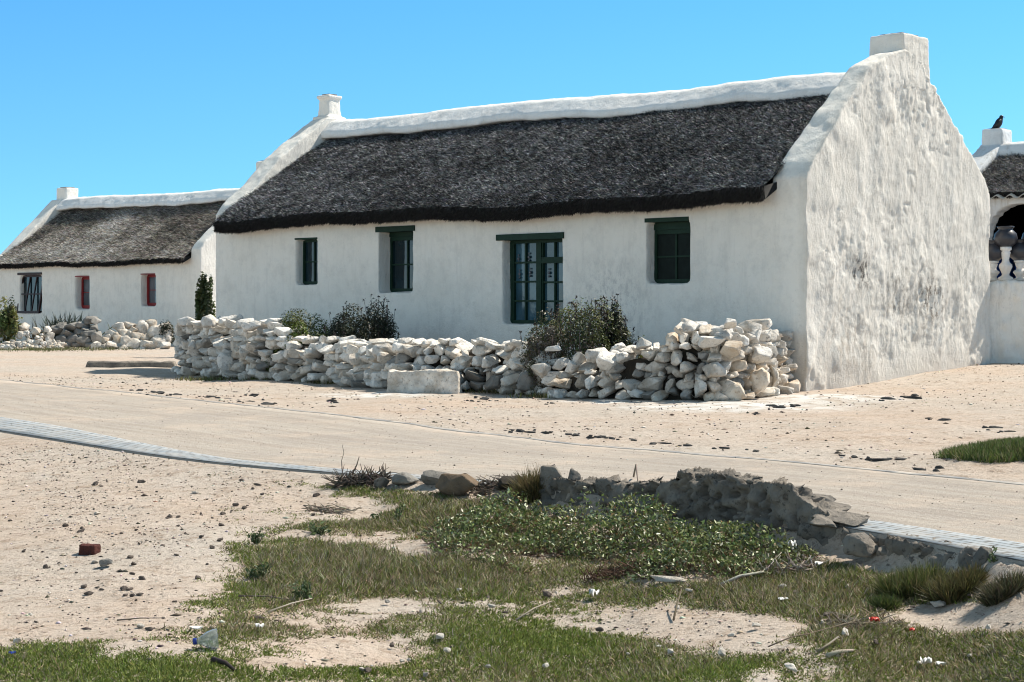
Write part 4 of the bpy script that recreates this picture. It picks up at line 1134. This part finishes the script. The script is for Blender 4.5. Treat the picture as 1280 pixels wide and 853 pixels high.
# farther from the middle of the frame bottom fewer blades are needed per square metre
Ps, px, py, d, p0 = Ps[keep], px[keep], py[keep], d[keep], p0[keep]
n = len(Ps); print('grass blades', n)
dry = np.clip(.62 + 1.2 * fbm(p0 * 1.3, 3, 205) + .9 * np.exp(-(((px - 470) / 130) ** 2 + ((py - 715) / 36) ** 2)) + .7 * np.exp(-(((px - 1010) / 130) ** 2 + ((py - 745) / 40) ** 2)) + .5 * np.exp(-(((px - 600) / 120) ** 2 + ((py - 650) / 30) ** 2)) + .3 * np.exp(-(((px - 1050) / 120) ** 2 + ((py - 810) / 30) ** 2))
              - .8 * np.exp(-(((px - 640) / 190) ** 2 + ((py - 800) / 40) ** 2)) - .5 * np.exp(-(((px - 150) / 200) ** 2 + ((py - 835) / 30) ** 2)), 0, 1)
isdry = rng.random(n) < np.clip(dry * .36 + .16 * (d < .5), 0, .9)
green = palette(n, [(.135, .175, .030), (.18, .225, .045), (.085, .12, .022), (.23, .265, .07)], .3)
straw = palette(n, [(.22, .18, .10), (.32, .265, .16), (.13, .11, .06), (.42, .36, .25)], .28)
colr = np.where(isdry[:, None], straw, green)
tall = np.exp(-(((px - 470) / 150) ** 2 + ((py - 712) / 36) ** 2)) + .6 * np.exp(-(((px - 1000) / 120) ** 2 + ((py - 735) / 30) ** 2)) + .5 * np.exp(-(((px - 540) / 120) ** 2 + ((py - 640) / 30) ** 2))
ln = rng.uniform(.009, .025, n) * (.65 + .4 * np.clip(d, 0, 1.4)) * (1 + 1.0 * np.clip(tall, 0, 1)) * (1 + .5 * isdry)
dirv = np.c_[rng.normal(0, .8, n), rng.normal(0, .8, n), rng.uniform(.15, 1.0, n)]
v, f, c = blades(Ps - np.array((0, 0, .003)), dirv, ln, rng.uniform(.0026, .0050, n), colr, .35)
tag(obj('grass', mesh_from('grass', v, f, False, c), M['grass']), 'short patchy green and straw grass over the sandy hollow', 'grass', None, 'stuff')

# grassy bank on the right beyond the far strip
hx, hy = gpx(1275, 582); n = 26000
x = hx + .1 + rng.normal(0, .36, n); y = hy + rng.normal(0, .22, n); kz = ((x - hx - .1) / .66) ** 2 + ((y - hy) / .45) ** 2 < 1 + .5 * fbm(np.c_[x * 4, y * 4, x * 0], 3, 207)
x, y = x[kz], y[kz]; n = len(x)
v, f, c = blades(np.c_[x, y, height(np.c_[x, y])], np.c_[rng.normal(0, .4, n), rng.normal(0, .4, n), np.ones(n)], rng.uniform(.03, .075, n), np.full(n, .007), palette(n, [(.10, .14, .035), (.14, .18, .05), (.07, .10, .03), (.20, .19, .09)], .2), .35)
tag(obj('grass', mesh_from('grass', v, f, False, c), M['grass']), 'bright green grass on the small bank across the lane', 'grass', None, 'stuff')
# thin weeds at the feet of walls and heaps
def fringe(pts, n, spread, ln, cols):
    R = []
    for (px, py) in pts:
        q = gp(px, py); k = n
        xx = q.x + rng.normal(0, spread * 2.2, k); yy = q.y + rng.normal(0, spread, k)
        R.append(np.c_[xx, yy, height(np.c_[xx, yy])])
    R = np.concatenate(R); m = len(R)
    return blades(R, np.c_[rng.normal(0, .5, m), rng.normal(0, .5, m), np.ones(m)], rng.uniform(*ln, m), np.full(m, .010), palette(m, cols, .25), .35)
FR = cat([fringe([(255, 476), (345, 475), (425, 480), (320, 474), (640, 492), (690, 497)], 350, .10, (.03, .09), [(.12, .13, .04), (.18, .16, .08)]),
          fringe([(30, 438), (50, 439), (100, 435), (70, 438), (128, 438)], 300, .25, (.05, .12), [(.10, .12, .04), (.16, .15, .07)])])
tag(obj('weeds', mesh_from('weeds', FR[0], FR[1], False, FR[2]), M['grass']), 'thin weeds along the feet of the stone wall and rubble', 'weeds', None, 'stuff')

# ------------------------------------------------------------------ succulent ground cover
x = rng.uniform(-1.2, 2.6, 230000); y = rng.uniform(6.8, 11.5, 230000); z = height(np.c_[x, y]); P3 = np.c_[x, y, z]
px, py = proj(P3); dn = seg_dist(P3, NEAR)
e = lambda cx, cy, rx, ry: np.exp(-(((px - cx) / rx) ** 2 + ((py - cy) / ry) ** 2))
dd = e(700, 655, 150, 44) + e(820, 670, 120, 46) + .9 * e(905, 690, 90, 34) + .9 * e(985, 695, 70, 28) + .6 * e(790, 622, 60, 22) + .8 * e(610, 672, 60, 26) + .7 * e(720, 615, 70, 24) - .6 * e(690, 705, 60, 8) + .35 * fbm(np.c_[x * 3, y * 3, x * 0], 3, 211) + .22 * fbm(np.c_[x * 11, y * 11, x * 0], 2, 212) - .5 * e(560, 640, 50, 18)
keep = (dn > .22) & (dd > .42) & (rng.random(len(x)) < np.clip((dd - .3) * 2.2, .12, .5) * np.clip(.75 + 1.3 * fbm(np.c_[x * 7, y * 7, x * 0], 2, 217), .15, 1.2))
P3, dd = P3[keep], dd[keep]; px = px[keep]; n = len(P3); print('cover stems', n)
dn_c = seg_dist(P3, NEAR)
h = np.clip(dd - .3, 0, 1) * .085 * (1 + .9 * fbm(P3 * 4.1, 2, 213)) + .01 + .075 * sstep(.9, .3, dn_c) * sstep(880, 800, px) * sstep(690, 740, px)
lv = []
k = 2
pos = np.repeat(P3, k, 0) + rng.normal(0, .012, (n * k, 3)); pos[:, 2] = np.repeat(P3[:, 2] + h * rng.uniform(.1, 1, n), k) + rng.uniform(0, .02, n * k)
colr = palette(n * k, [(.14, .17, .05), (.085, .11, .034), (.20, .23, .085), (.32, .33, .19), (.22, .13, .06)], .3, [.34, .22, .26, .14, .04])
nr = rng.normal(0, .9, (n * k, 3)) + np.array((.25, .1, .35))
parts = [leaves(pos, nr, rng.uniform(.016, .031, n * k), .5, colr)]
ms = 6000; i = rng.integers(0, n, ms)
parts.append(blades(P3[i], np.c_[rng.normal(0, 1, ms), rng.normal(0, 1, ms), rng.uniform(.1, .8, ms)], rng.uniform(.04, .12, ms), np.full(ms, .004), palette(ms, [(.16, .10, .06), (.22, .17, .11), (.09, .06, .04)], .2), .3))
v, f, c = cat(parts)
tag(obj('ground_cover', mesh_from('ground_cover', v, f, False, c), M['succulent']), 'spreading succulent mat of small glossy leaves below the broken edge', 'ground cover', None, 'stuff')

# ------------------------------------------------------------------ tussocks
def tussock(px, py, w_px, top, label, n, cols, seed):
    q = gp(px, py); s = FPX / q.y; r = w_px / s / 2; hh = (py - top) / s
    m = n; a = rng.uniform(0, 2 * math.pi, m); rad = r * .55 * np.sqrt(rng.random(m))
    root = np.c_[rad * np.cos(a), rad * np.sin(a) * .7, np.full(m, -.01)]
    for j in range(m): pass
    root[:, 2] += height(np.c_[q.x + root[:, 0], q.y + root[:, 1]]) - q.z
    dr = np.c_[np.cos(a) * rad / r * 1.1 + rng.normal(0, .3, m), np.sin(a) * rad / r * .8 + rng.normal(0, .3, m), np.ones(m)]
    v, f, c = blades(root, dr, rng.uniform(.55, 1.1, m) * hh, np.full(m, .005), palette(m, cols, .22), .45)
    tag(obj('grass_tussock', mesh_from('grass_tussock', v, f, False, c), M['grass'], None, q), label, 'tussock', 'grass tussocks by the lane edge')
TC = [(.09, .11, .03), (.14, .15, .045), (.06, .075, .022), (.20, .18, .08)]
tussock(1140, 741, 116, 708, 'green grass tussock leaning against the broken edge, biggest of three', 2600, TC, 1)
tussock(1195, 745, 96, 712, 'brownish grass tussock between the big green one and the end stone', 2400, [(.11, .10, .035), (.16, .14, .06), (.07, .065, .025)], 2)
tussock(1254, 745, 74, 718, 'grey-brown grass tussock under the end stone at the right edge', 1500, [(.10, .095, .05), (.15, .13, .075), (.06, .06, .03)], 3)
tussock(666, 616, 46, 581, 'dry yellow grass tuft standing on the lane edge beside pale rocks', 1300, [(.20, .15, .07), (.15, .12, .05), (.10, .09, .035)], 4)
tussock(1105, 762, 40, 740, 'low dark grass clump at the rim of the bare sand patch', 700, [(.06, .085, .025), (.10, .12, .04)], 5)

# ------------------------------------------------------------------ small weeds
def weed(px, py, w_px, top, label, n, seed):
    q = gp(px, py); s = FPX / q.y; r_ = w_px / s / 2; hh = (py - top) / s; r = np.random.default_rng(seed)
    t = thing('weed', label, 'weed', q); mb = MB(); pos = []; nr = []; sz = []
    ns = max(3, n // 28)
    for k in range(ns):
        a = r.uniform(0, 6.283); e = np.array((math.cos(a) * r_ * r.uniform(.2, 1), math.sin(a) * r_ * r.uniform(.2, .8), hh * r.uniform(.45, 1.0)))
        b0 = e * np.array((.12, .12, 0)); m_ = (b0 + e) / 2 + r.normal(0, r_ * .1, 3); m_[2] = abs(m_[2])
        mb.tube([b0 - np.array((0, 0, .01)), m_, e], .0035, .0015, 4)
        for j in range(9):
            u = r.uniform(.2, 1.05); p = b0 * (1 - u) ** 2 + 2 * m_ * u * (1 - u) + e * u * u
            pos.append(p + r.normal(0, .008, 3)); nr.append(r.normal(0, .8, 3) + np.array((0, 0, .5))); sz.append(r.uniform(.018, .040) * (1.15 - .4 * u))
    v, f, c = leaves(np.array(pos), np.array(nr), np.array(sz), .5, palette(len(pos), [(.045, .075, .028), (.075, .11, .04), (.12, .155, .07)], .25))
    obj('foliage', mesh_from('foliage', v, f, False, c), M['leaf'], t)
    v, f, c = tinted(mb, [(.08, .09, .04)]); obj('stem', mesh_from('stem', v, f, False, c), M['twig'], t)
weed(322, 680, 34, 658, 'dark leafy weed standing upright at the edge of the bare sand', 230, 21)
weed(326, 724, 56, 704, 'spreading dark weed in the grass patch below the upright weed', 420, 22)
weed(386, 752, 48, 722, 'dark green weed in the dry grass, lowest of the leafy weeds', 360, 23)
weed(497, 650, 20, 630, 'small upright weed on the pale sand by the lane edge', 120, 24)
weed(466, 650, 26, 640, 'low weed on the pale sand with white scrap beside it', 90, 25)
weed(395, 668, 50, 654, 'flat dark weed left of the pale sand gap', 260, 26)
weed(1244, 722, 14, 700, 'single leafy sprig in front of the end stone', 60, 27)

# ------------------------------------------------------------------ dead brushwood, twigs
def brush(name, px, py, w_px, h_px, n, cols, label, rad=.006, lean=0, catg='brushwood', flat=.5, ln=(.3, .8)):
    q = gp(px, py); s = FPX / q.y; W2 = w_px / s / 2; Hh = h_px / s; mb = MB()
    for _ in range(n):
        a = Vector((rng.uniform(-W2, W2) * .8, rng.uniform(-W2, W2) * .35, 0)); a.z = gz(q.x + a.x, q.y + a.y) - q.z + rng.uniform(0, .3) * Hh
        d = Vector((rng.normal(0, 1), rng.normal(0, .6), abs(rng.normal(0, 1)) * flat)).normalized(); L = rng.uniform(*ln) * W2 * .8
        b = a + d * L * .5 + Vector(rng.normal(0, L * .08, 3)); c = a + d * L + Vector(rng.normal(0, L * .12, 3))
        for e_ in (b, c): e_.z = min(max(e_.z, gz(q.x + e_.x, q.y + e_.y) - q.z + .004), Hh * 1.05)
        mb.tube([a, b, c], rad, rad * .35, 4)
    v, f, c = tinted(mb, cols, .2)
    tag(obj(name, mesh_from(name, v, f, False, c), M['twig'], None, q), label, catg)
GREYT = [(.22, .18, .14), (.14, .11, .085), (.30, .26, .21)]
brush('dead_brushwood', 452, 606, 78, 24, 240, [(.10, .08, .065), (.16, .13, .105), (.06, .05, .04)], 'heap of dead brushwood on the lane edge left of the brown rock', .005)
brush('dead_brushwood', 630, 614, 100, 16, 200, [(.13, .10, .08), (.22, .18, .14), (.08, .065, .05)], 'flattened dead brushwood between brown rock and dry grass tuft', .004, flat=.3)
brush('dead_brushwood', 985, 716, 90, 26, 110, [(.34, .29, .23), (.24, .19, .15), (.42, .37, .31)], 'bleached tangle of roots at the foot of the succulents', .005, flat=.5)
brush('dead_brushwood', 1075, 783, 110, 22, 70, [(.34, .29, .22), (.22, .18, .13)], 'thin bleached twigs around the red scrap', .0035, flat=.4)
brush('dead_brushwood', 765, 722, 90, 24, 130, [(.15, .085, .055), (.10, .06, .045)], 'reddish dead weed below the succulents beside the slate', .0028, flat=.6)
brush('dead_brushwood', 410, 640, 56, 12, 60, GREYT, 'pale stick heap on the sand left of the grass', .006, flat=.15)
def stick(pts, r, cols, label, grp=None):
    P_ = []
    for px, py, up in pts:
        q = gp(px, py); P_.append(q + Vector((0, 0, up)))
    o0 = P_[0].copy(); mb = MB().tube([p - o0 for p in P_], r, r * .5, 6)
    v, f, c = tinted(mb, cols, .1); tag(obj('stick', mesh_from('stick', v, f, True, c), M['twig'], None, o0), label, 'stick', grp)
stick([(428, 592, 0), (427, 588, .06), (430, 586, .10), (428, 584, .14)], .0035, [(.12, .1, .08)], 'thin bare twig standing up left of the brushwood')
stick([(440, 600, .03), (446, 598, .08), (449, 596, .12)], .005, [(.08, .065, .05)], 'thicker dark twig leaning out of the brushwood')
stick([(266, 828, .01), (282, 834, .015), (293, 841, .01)], .011, [(.05, .04, .035)], 'black stick lying in the green grass below the bottle')
stick([(1034, 824, .012), (1048, 820, .015), (1066, 817, .012)], .010, [(.30, .26, .21)], 'pale grey stick in the grass below the thin twigs')
stick([(1022, 818, .01), (1036, 812, .02), (1048, 806, .03)], .006, [(.22, .18, .14)], 'slim stick beside the pale grey stick')
stick([(960, 812, .01), (990, 806, .03), (1012, 797, .015), (1040, 794, .03), (1075, 784, .03)], .0028, [(.20, .16, .12)], 'long thin twig reaching towards the red scrap')
stick([(842, 778, .01), (846, 769, .04), (852, 760, .08)], .005, [(.13, .10, .07)], 'short dark twig on the pale sand patch')
stick([(298, 748, .01), (335, 749, .012), (372, 754, .01)], .004, [(.13, .11, .09)], 'dark stalk across the grass under the spreading weed')
stick([(335, 768, .01), (365, 760, .02), (390, 754, .02)], .004, [(.36, .31, .25)], 'pale stalk slanting up to the lowest leafy weed')
stick([(146, 778, .008), (175, 776, .01), (206, 775, .008)], .003, [(.14, .12, .10)], 'dark stalk lying across the sand at the grass edge')
stick([(900, 735, .01), (925, 729, .03), (955, 726, .04)], .010, [(.36, .32, .27)], 'thick bleached branch in front of the root tangle')
stick([(645, 778, .01), (668, 769, .03), (690, 760, .03)], .005, [(.30, .25, .19)], 'pale crooked stick right of the crumpled litter')
stick([(792, 600, .02), (795, 612, .14), (800, 628, .02)], .006, [(.16, .14, .12)], 'dead grey stem against the low part of the broken edge')

# ------------------------------------------------------------------ litter and single stones
q = gp(112, 692); 
bk = MB().box(-.045, .042, -.04, .04, -.01, .044, .97)
tag(obj('broken_brick', remeshed('broken_brick', bk, .006, 1, lambda v, n: .006 * fbm(v * 30, 3, 301)), M['brick'], None, q, (0, .05, -.15)), 'dark red half brick lying alone on the sand', 'brick')
q = gp(262, 812)
bt = thing('plastic_bottle', 'cut clear plastic bottle top with blue cap in the grass', 'bottle', q + Vector((0, 0, .04)), 0)
lat = MB().lathe([(.046, 0), (.045, .02), (.038, .045), (.024, .07), (.014, .085), (.013, .095), (.011, .095), (.022, .068), (.036, .043), (.043, .02), (.044, 0)], 18)
ob = obj('shell', lat.mesh('shell', True), M['clear_plastic'], bt, (.03, 0, .0), (0, math.radians(-96), .15), (.8, .8, .8))
obj('cap', MB().lathe([(.0145, .0), (.0155, .003), (.0155, .016), (.012, .018)], 14).mesh('cap', True), M['blue_plastic'], bt, (-.045, -.008, -.008), (0, math.radians(-96), .15), (.8, .8, .8))
def scrap(px, py, w, h, mat, label, seed, name='paper_scrap', catg='litter', up=.01):
    q = gp(px, py); s = FPX / q.y; n = 7
    r = np.random.default_rng(seed); X, Y_ = np.meshgrid(np.linspace(-1, 1, n), np.linspace(-1, 1, n))
    w *= .72; h *= .8
    vv = np.c_[X.ravel() * w / s / 2, Y_.ravel() * w / s / 2 * .8, (r.random(n * n)) * h / s * .9 + .004]; vv[:, :2] += r.normal(0, w / s * .04, (n * n, 2))
    idx = (np.arange(n - 1)[:, None] * n + np.arange(n - 1)[None, :]).ravel()
    top_ = np.c_[idx, idx + 1, idx + n + 1, idx + n]
    v2 = np.concatenate([vv, vv - np.array((0, 0, .002))]); bot = np.c_[idx, idx + n, idx + n + 1, idx + 1] + n * n
    me = mesh_from(name, v2, np.concatenate([top_, bot])); tag(obj(name, me, M[mat], None, q + Vector((0, 0, up))), label, catg)
scrap(743, 750, 18, 14, 'white_paper', 'crumpled white paper in the grass below the slate', 1)
scrap(1093, 788, 16, 9, 'red_plastic', 'bright red scrap among thin twigs on the grass', 2, 'plastic_scrap', up=.03)
scrap(1140, 796, 9, 5, 'red_plastic', 'tiny orange-red scrap right of the bigger red scrap', 3, 'plastic_scrap', up=.02)
scrap(15, 829, 11, 4, 'blue_plastic', 'small blue scrap in the grass at the left corner', 4, 'plastic_scrap', up=.03)
scrap(245, 790, 20, 4, 'white_paper', 'white scrap on the sand above the bottle', 5)
scrap(979, 757, 16, 4, 'white_paper', 'flat white scrap in the grass right of the sand', 6, up=.02)
scrap(990, 702, 13, 14, 'white_paper', 'white scrap caught in the succulents above the roots', 7, up=.06)
scrap(1158, 838, 18, 12, 'white_paper', 'white scrap standing up in the grass at lower right', 8, up=.02)
scrap(1176, 836, 16, 6, 'white_paper', 'low white scrap beside the standing one at lower right', 9, up=.01)
scrap(325, 792, 14, 8, 'white_paper', 'white crumpled bag in the grass right of the bottle', 10, up=.02)
scrap(1276, 566, 10, 10, 'white_paper', 'white scrap on the grassy bank across the lane', 11, up=.02)
scrap(1024, 712, 14, 5, 'white_paper', 'white flat scrap right of the root tangle', 12, up=.02)
boulder(838, 724, 62, 10, 'rock_mixed', 'flat grey-white slate lying below the succulents', 26, None, (0, .03, -.1), 0, 'slate', 'slate')
boulder(133, 704, 18, 10, 'rock_grey', 'grey stone just below the half brick', 14, None, None, 0, 'stone', 'stone')
boulder(22, 801, 14, 7, 'pebble_pale', 'pale stone on the sand at the left edge', 12, None, None, 0, 'stone', 'stone')

PG = []
rp = random.Random(12)
for i in range(120):
    if i < 55: px, py = rp.uniform(0, 330), rp.uniform(640, 800)
    elif i < 75: px, py = rp.uniform(100, 400), rp.uniform(600, 650)
    else: px, py = rp.uniform(430, 1250), rp.uniform(735, 850)
    pale = i >= 75 and rp.random() < .75 or rp.random() < .12
    q = gp(px, py); s_ = rp.uniform(.010, .026) * (1.3 if rp.random() < .2 else 1)
    o = obj('stone', rock('pebble_pale' if pale else 'pebble_dark', rp.randrange(NR)), None, None, q + Vector((0, 0, s_ * .25 + (.012 if i >= 75 else 0))), (rp.uniform(-.3, .3), rp.uniform(-.3, .3), rp.uniform(0, 3)), (s_ * rp.uniform(1.2, 2.2), s_ * 1.2, s_ * rp.uniform(.6, 1)))
    g_ = 'pale pebbles in the grassy hollow' if pale and i >= 75 else 'pale pebbles on the open sand' if pale else 'dark pebbles in the grassy hollow' if i >= 75 else 'dark pebbles on the open sand'
    lb = {'pale pebbles in the grassy hollow': 'small pale pebble lying in the grassy hollow', 'pale pebbles on the open sand': 'small pale pebble on the open sand', 'dark pebbles in the grassy hollow': 'small dark pebble lying in the grassy hollow', 'dark pebbles on the open sand': 'small dark pebble on the open sand'}[g_]
    tag(o, lb, 'pebble', g_)
# broken tarmac crumbs along the far strip
for px, py, w in [(175, 489, 12), (200, 492, 18), (222, 494, 12), (262, 497, 14), (285, 499, 12), (318, 495, 11), (312, 503, 14), (335, 506, 16), (415, 502, 14), (420, 504, 9), (640, 538, 8), (650, 540, 14), (664, 541, 10), (682, 542, 16), (720, 545, 16), (738, 548, 14), (752, 547, 12), (765, 549, 14), (790, 550, 12), (830, 555, 16), (860, 558, 10), (905, 561, 12), (945, 565, 10),
                  (1068, 572, 14), (1100, 576, 20), (1125, 575, 14), (1150, 588, 22), (965, 508, 12), (975, 510, 14), (995, 508, 10), (945, 518, 9), (1110, 499, 16), (1140, 498, 20), (1245, 536, 14), (1262, 540, 12), (1180, 526, 16), (605, 500, 14), (590, 502, 10), (690, 505, 9)]:
    q = gp(px, py); s_ = 1.3 * w / (FPX / q.y)
    for j in range(3):
        k_ = (1.0, .5, .35)[j]; qq = q if j == 0 else gp(px + rp.uniform(-1.2, 1.2) * w, py + rp.uniform(-2, 2) + .12 * w * (j - 1.5))
        o = obj('tarmac_lump', rock('tarmac', rp.randrange(NR)), None, None, qq + Vector((0, 0, .004)), (0, 0, -.75 + rp.uniform(-.3, .3)), (s_ * k_, s_ * k_ * rp.uniform(.3, .6), s_ * k_ ** .5 * rp.uniform(.2, .34)))
        tag(o, 'flat dark lump of broken tarmac on the verge', 'tarmac lump', 'broken tarmac lumps along the verge')

# gravel: thousands of grains nobody could count
def gravel(n, rx, ry, dens, size, cols, seed):
    r = np.random.default_rng(seed); x = r.uniform(*rx, n); y = r.uniform(*ry, n)
    P3 = np.c_[x, y, height(np.c_[x, y])]; px, py = proj(P3); dnn = seg_dist(P3, NEAR); dff = seg_dist(P3, FAR)
    k = dens(px, py, dnn, dff, r); P3 = P3[k]; m = len(P3)
    base = np.array([(1, 0, 0), (0, 1, 0), (-1, 0, 0), (0, -1, 0), (0, 0, .8), (0, 0, -.5)]) * .5
    a = r.uniform(0, 6.28, m); ca, sa = np.cos(a), np.sin(a)
    s = r.uniform(*size, m) * (1 + .8 * (r.random(m) < .08)); st = np.c_[s * r.uniform(1, 1.9, m), s, s * r.uniform(.5, .9, m)]
    b = base[None] * st[:, None, :] * (1 + .25 * r.normal(size=(m, 6, 1)))
    v = np.stack([b[..., 0] * ca[:, None] - b[..., 1] * sa[:, None], b[..., 0] * sa[:, None] + b[..., 1] * ca[:, None], b[..., 2]], -1) + P3[:, None, :] + np.array((0, 0, .002))
    F0 = np.array([(0, 1, 4), (1, 2, 4), (2, 3, 4), (3, 0, 4), (1, 0, 5), (2, 1, 5), (3, 2, 5), (0, 3, 5)])
    f = (F0[None] + (np.arange(m) * 6)[:, None, None]).reshape(-1, 3)
    return v.reshape(-1, 3), f, np.repeat(palette(m, cols, .25), 6, 0)
CG = [(.10, .08, .065), (.16, .125, .10), (.055, .048, .044), (.55, .51, .46), (.30, .24, .18)]
g1 = gravel(36000, (-4.6, 4.2), (6, 13.5), lambda px, py, dn, df, r: (dn > .02) & (r.random(len(px)) < np.clip(.45 + .8 * fbm(np.c_[px / 70, py / 25, px * 0], 2, 5), .08, 1)), (.0035, .014), CG, 401)
g2 = gravel(16000, (-9, 10), (11, 27), lambda px, py, dn, df, r: (df < -.02) & (px > -30) & (px < 1310) & (r.random(len(px)) < np.clip(.4 + .9 * fbm(np.c_[px / 90, py / 14, px * 0], 2, 6), .05, 1)), (.006, .026), CG, 402)
g3 = gravel(9000, (-8, 6), (7, 22), lambda px, py, dn, df, r: (dn < -.1) & (df > .1) & (r.random(len(px)) < .6), (.003, .009), CG, 403)
g3[0][:, 2] += .008
v, f, c = cat([g1, g2, g3])
tag(obj('gravel', mesh_from('gravel', v, f, False, c), M['twig']), 'loose grit and tiny stones strewn over sand and lane', 'gravel', None, 'stuff')

# ============================================================== LIGHT, SKY, CAMERA
EL = math.radians(50); S = Vector((.895 * math.cos(EL), .446 * math.cos(EL), math.sin(EL)))
sun = bpy.data.lights.new('sun', 'SUN'); sun.energy = 5.0; sun.angle = math.radians(.53); sun.color = (1.0, .93, .82)
so = bpy.data.objects.new('sun', sun); COL.objects.link(so); so.rotation_euler = S.to_track_quat('Z', 'Y').to_euler()
w = bpy.data.worlds.new('World'); SC.world = w; w.use_nodes = True
nt = w.node_tree; nt.nodes.clear()
tc = nt.nodes.new('ShaderNodeTexCoord')
va = nt.nodes.new('ShaderNodeVectorMath'); va.operation = 'ADD'; va.inputs[1].default_value = (0, 0, .16); nt.links.new(tc.outputs['Generated'], va.inputs[0])
vn = nt.nodes.new('ShaderNodeVectorMath'); vn.operation = 'NORMALIZE'; nt.links.new(va.outputs[0], vn.inputs[0])
sky = nt.nodes.new('ShaderNodeTexSky'); sky.sky_type = 'NISHITA'; sky.sun_disc = False; sky.sun_elevation = EL; sky.sun_rotation = math.atan2(S.x, S.y)
sky.air_density = 1.0; sky.dust_density = .3; sky.ozone_density = 2.0
nt.links.new(vn.outputs[0], sky.inputs[0])
hs = nt.nodes.new('ShaderNodeHueSaturation'); hs.inputs['Saturation'].default_value = 1.12; hs.inputs['Hue'].default_value = .48; nt.links.new(sky.outputs[0], hs.inputs['Color'])
bg = nt.nodes.new('ShaderNodeBackground'); bg.inputs[1].default_value = .145; 
tone = nt.nodes.new('ShaderNodeMix'); tone.data_type = 'RGBA'; tone.blend_type = 'MULTIPLY'; tone.inputs[0].default_value = 1; 
sz = nt.nodes.new('ShaderNodeSeparateXYZ'); nt.links.new(tc.outputs['Generated'], sz.inputs[0])
grad = nt.nodes.new('ShaderNodeValToRGB'); nt.links.new(sz.outputs[2], grad.inputs[0]); ce = grad.color_ramp.elements
ce[0].position = 0; ce[0].color = (.70, 1.0, 1.1, 1); ce[1].position = .95; ce[1].color = (.85, .66, .52, 1)
for p_, c_ in ((.09, (.57, .87, 1.05)), (.17, (.46, .80, 1.02)), (.45, (.80, .72, .66))):
    e_ = ce.new(p_); e_.color = (*c_, 1)
nt.links.new(grad.outputs[0], tone.inputs[7])
nt.links.new(hs.outputs[0], tone.inputs[6])
# warm glow added low in the sky behind the camera, brightens the shaded front
dt = nt.nodes.new('ShaderNodeVectorMath'); dt.operation = 'DOT_PRODUCT'; nt.links.new(tc.outputs['Generated'], dt.inputs[0]); dt.inputs[1].default_value = (-.68, -.73, -.25)
fill_ramp = nt.nodes.new('ShaderNodeValToRGB'); nt.links.new(dt.outputs['Value'], fill_ramp.inputs[0]); he = fill_ramp.color_ramp.elements
he[0].position = .25; he[0].color = (1, 1, 1, 1); he[1].position = .9; he[1].color = (4.7, 2.2, 1.5, 1)
fill_mix = nt.nodes.new('ShaderNodeMix'); fill_mix.data_type = 'RGBA'; fill_mix.blend_type = 'MULTIPLY'; fill_mix.inputs[0].default_value = 1
nt.links.new(tone.outputs[2], fill_mix.inputs[6]); nt.links.new(fill_ramp.outputs[0], fill_mix.inputs[7]); nt.links.new(fill_mix.outputs[2], bg.inputs[0])
wo = nt.nodes.new('ShaderNodeOutputWorld'); nt.links.new(bg.outputs[0], wo.inputs[0])

cam = bpy.data.cameras.new('camera'); co = bpy.data.objects.new('camera', cam); COL.objects.link(co)
co.location = (0, 0, CAMZ); co.rotation_euler = (math.pi / 2, 0, 0)
cam.sensor_width = 36; cam.lens = FPX / 1280 * 36; cam.shift_y = -(426.5 - HY) / 1280; cam.clip_start = .1; cam.clip_end = 2000
SC.camera = co
SC.view_settings.view_transform = 'Standard'; SC.view_settings.look = 'None'; SC.view_settings.exposure = 0.52; SC.view_settings.gamma = 1
SC.render.engine = 'CYCLES'; SC.cycles.filter_width = 1.05; SC.cycles.use_denoising = True; SC.cycles.denoising_input_passes = 'RGB_ALBEDO_NORMAL'; SC.cycles.max_bounces = 6
try: SC.cycles.denoiser = 'OPENIMAGEDENOISE'
except Exception: pass
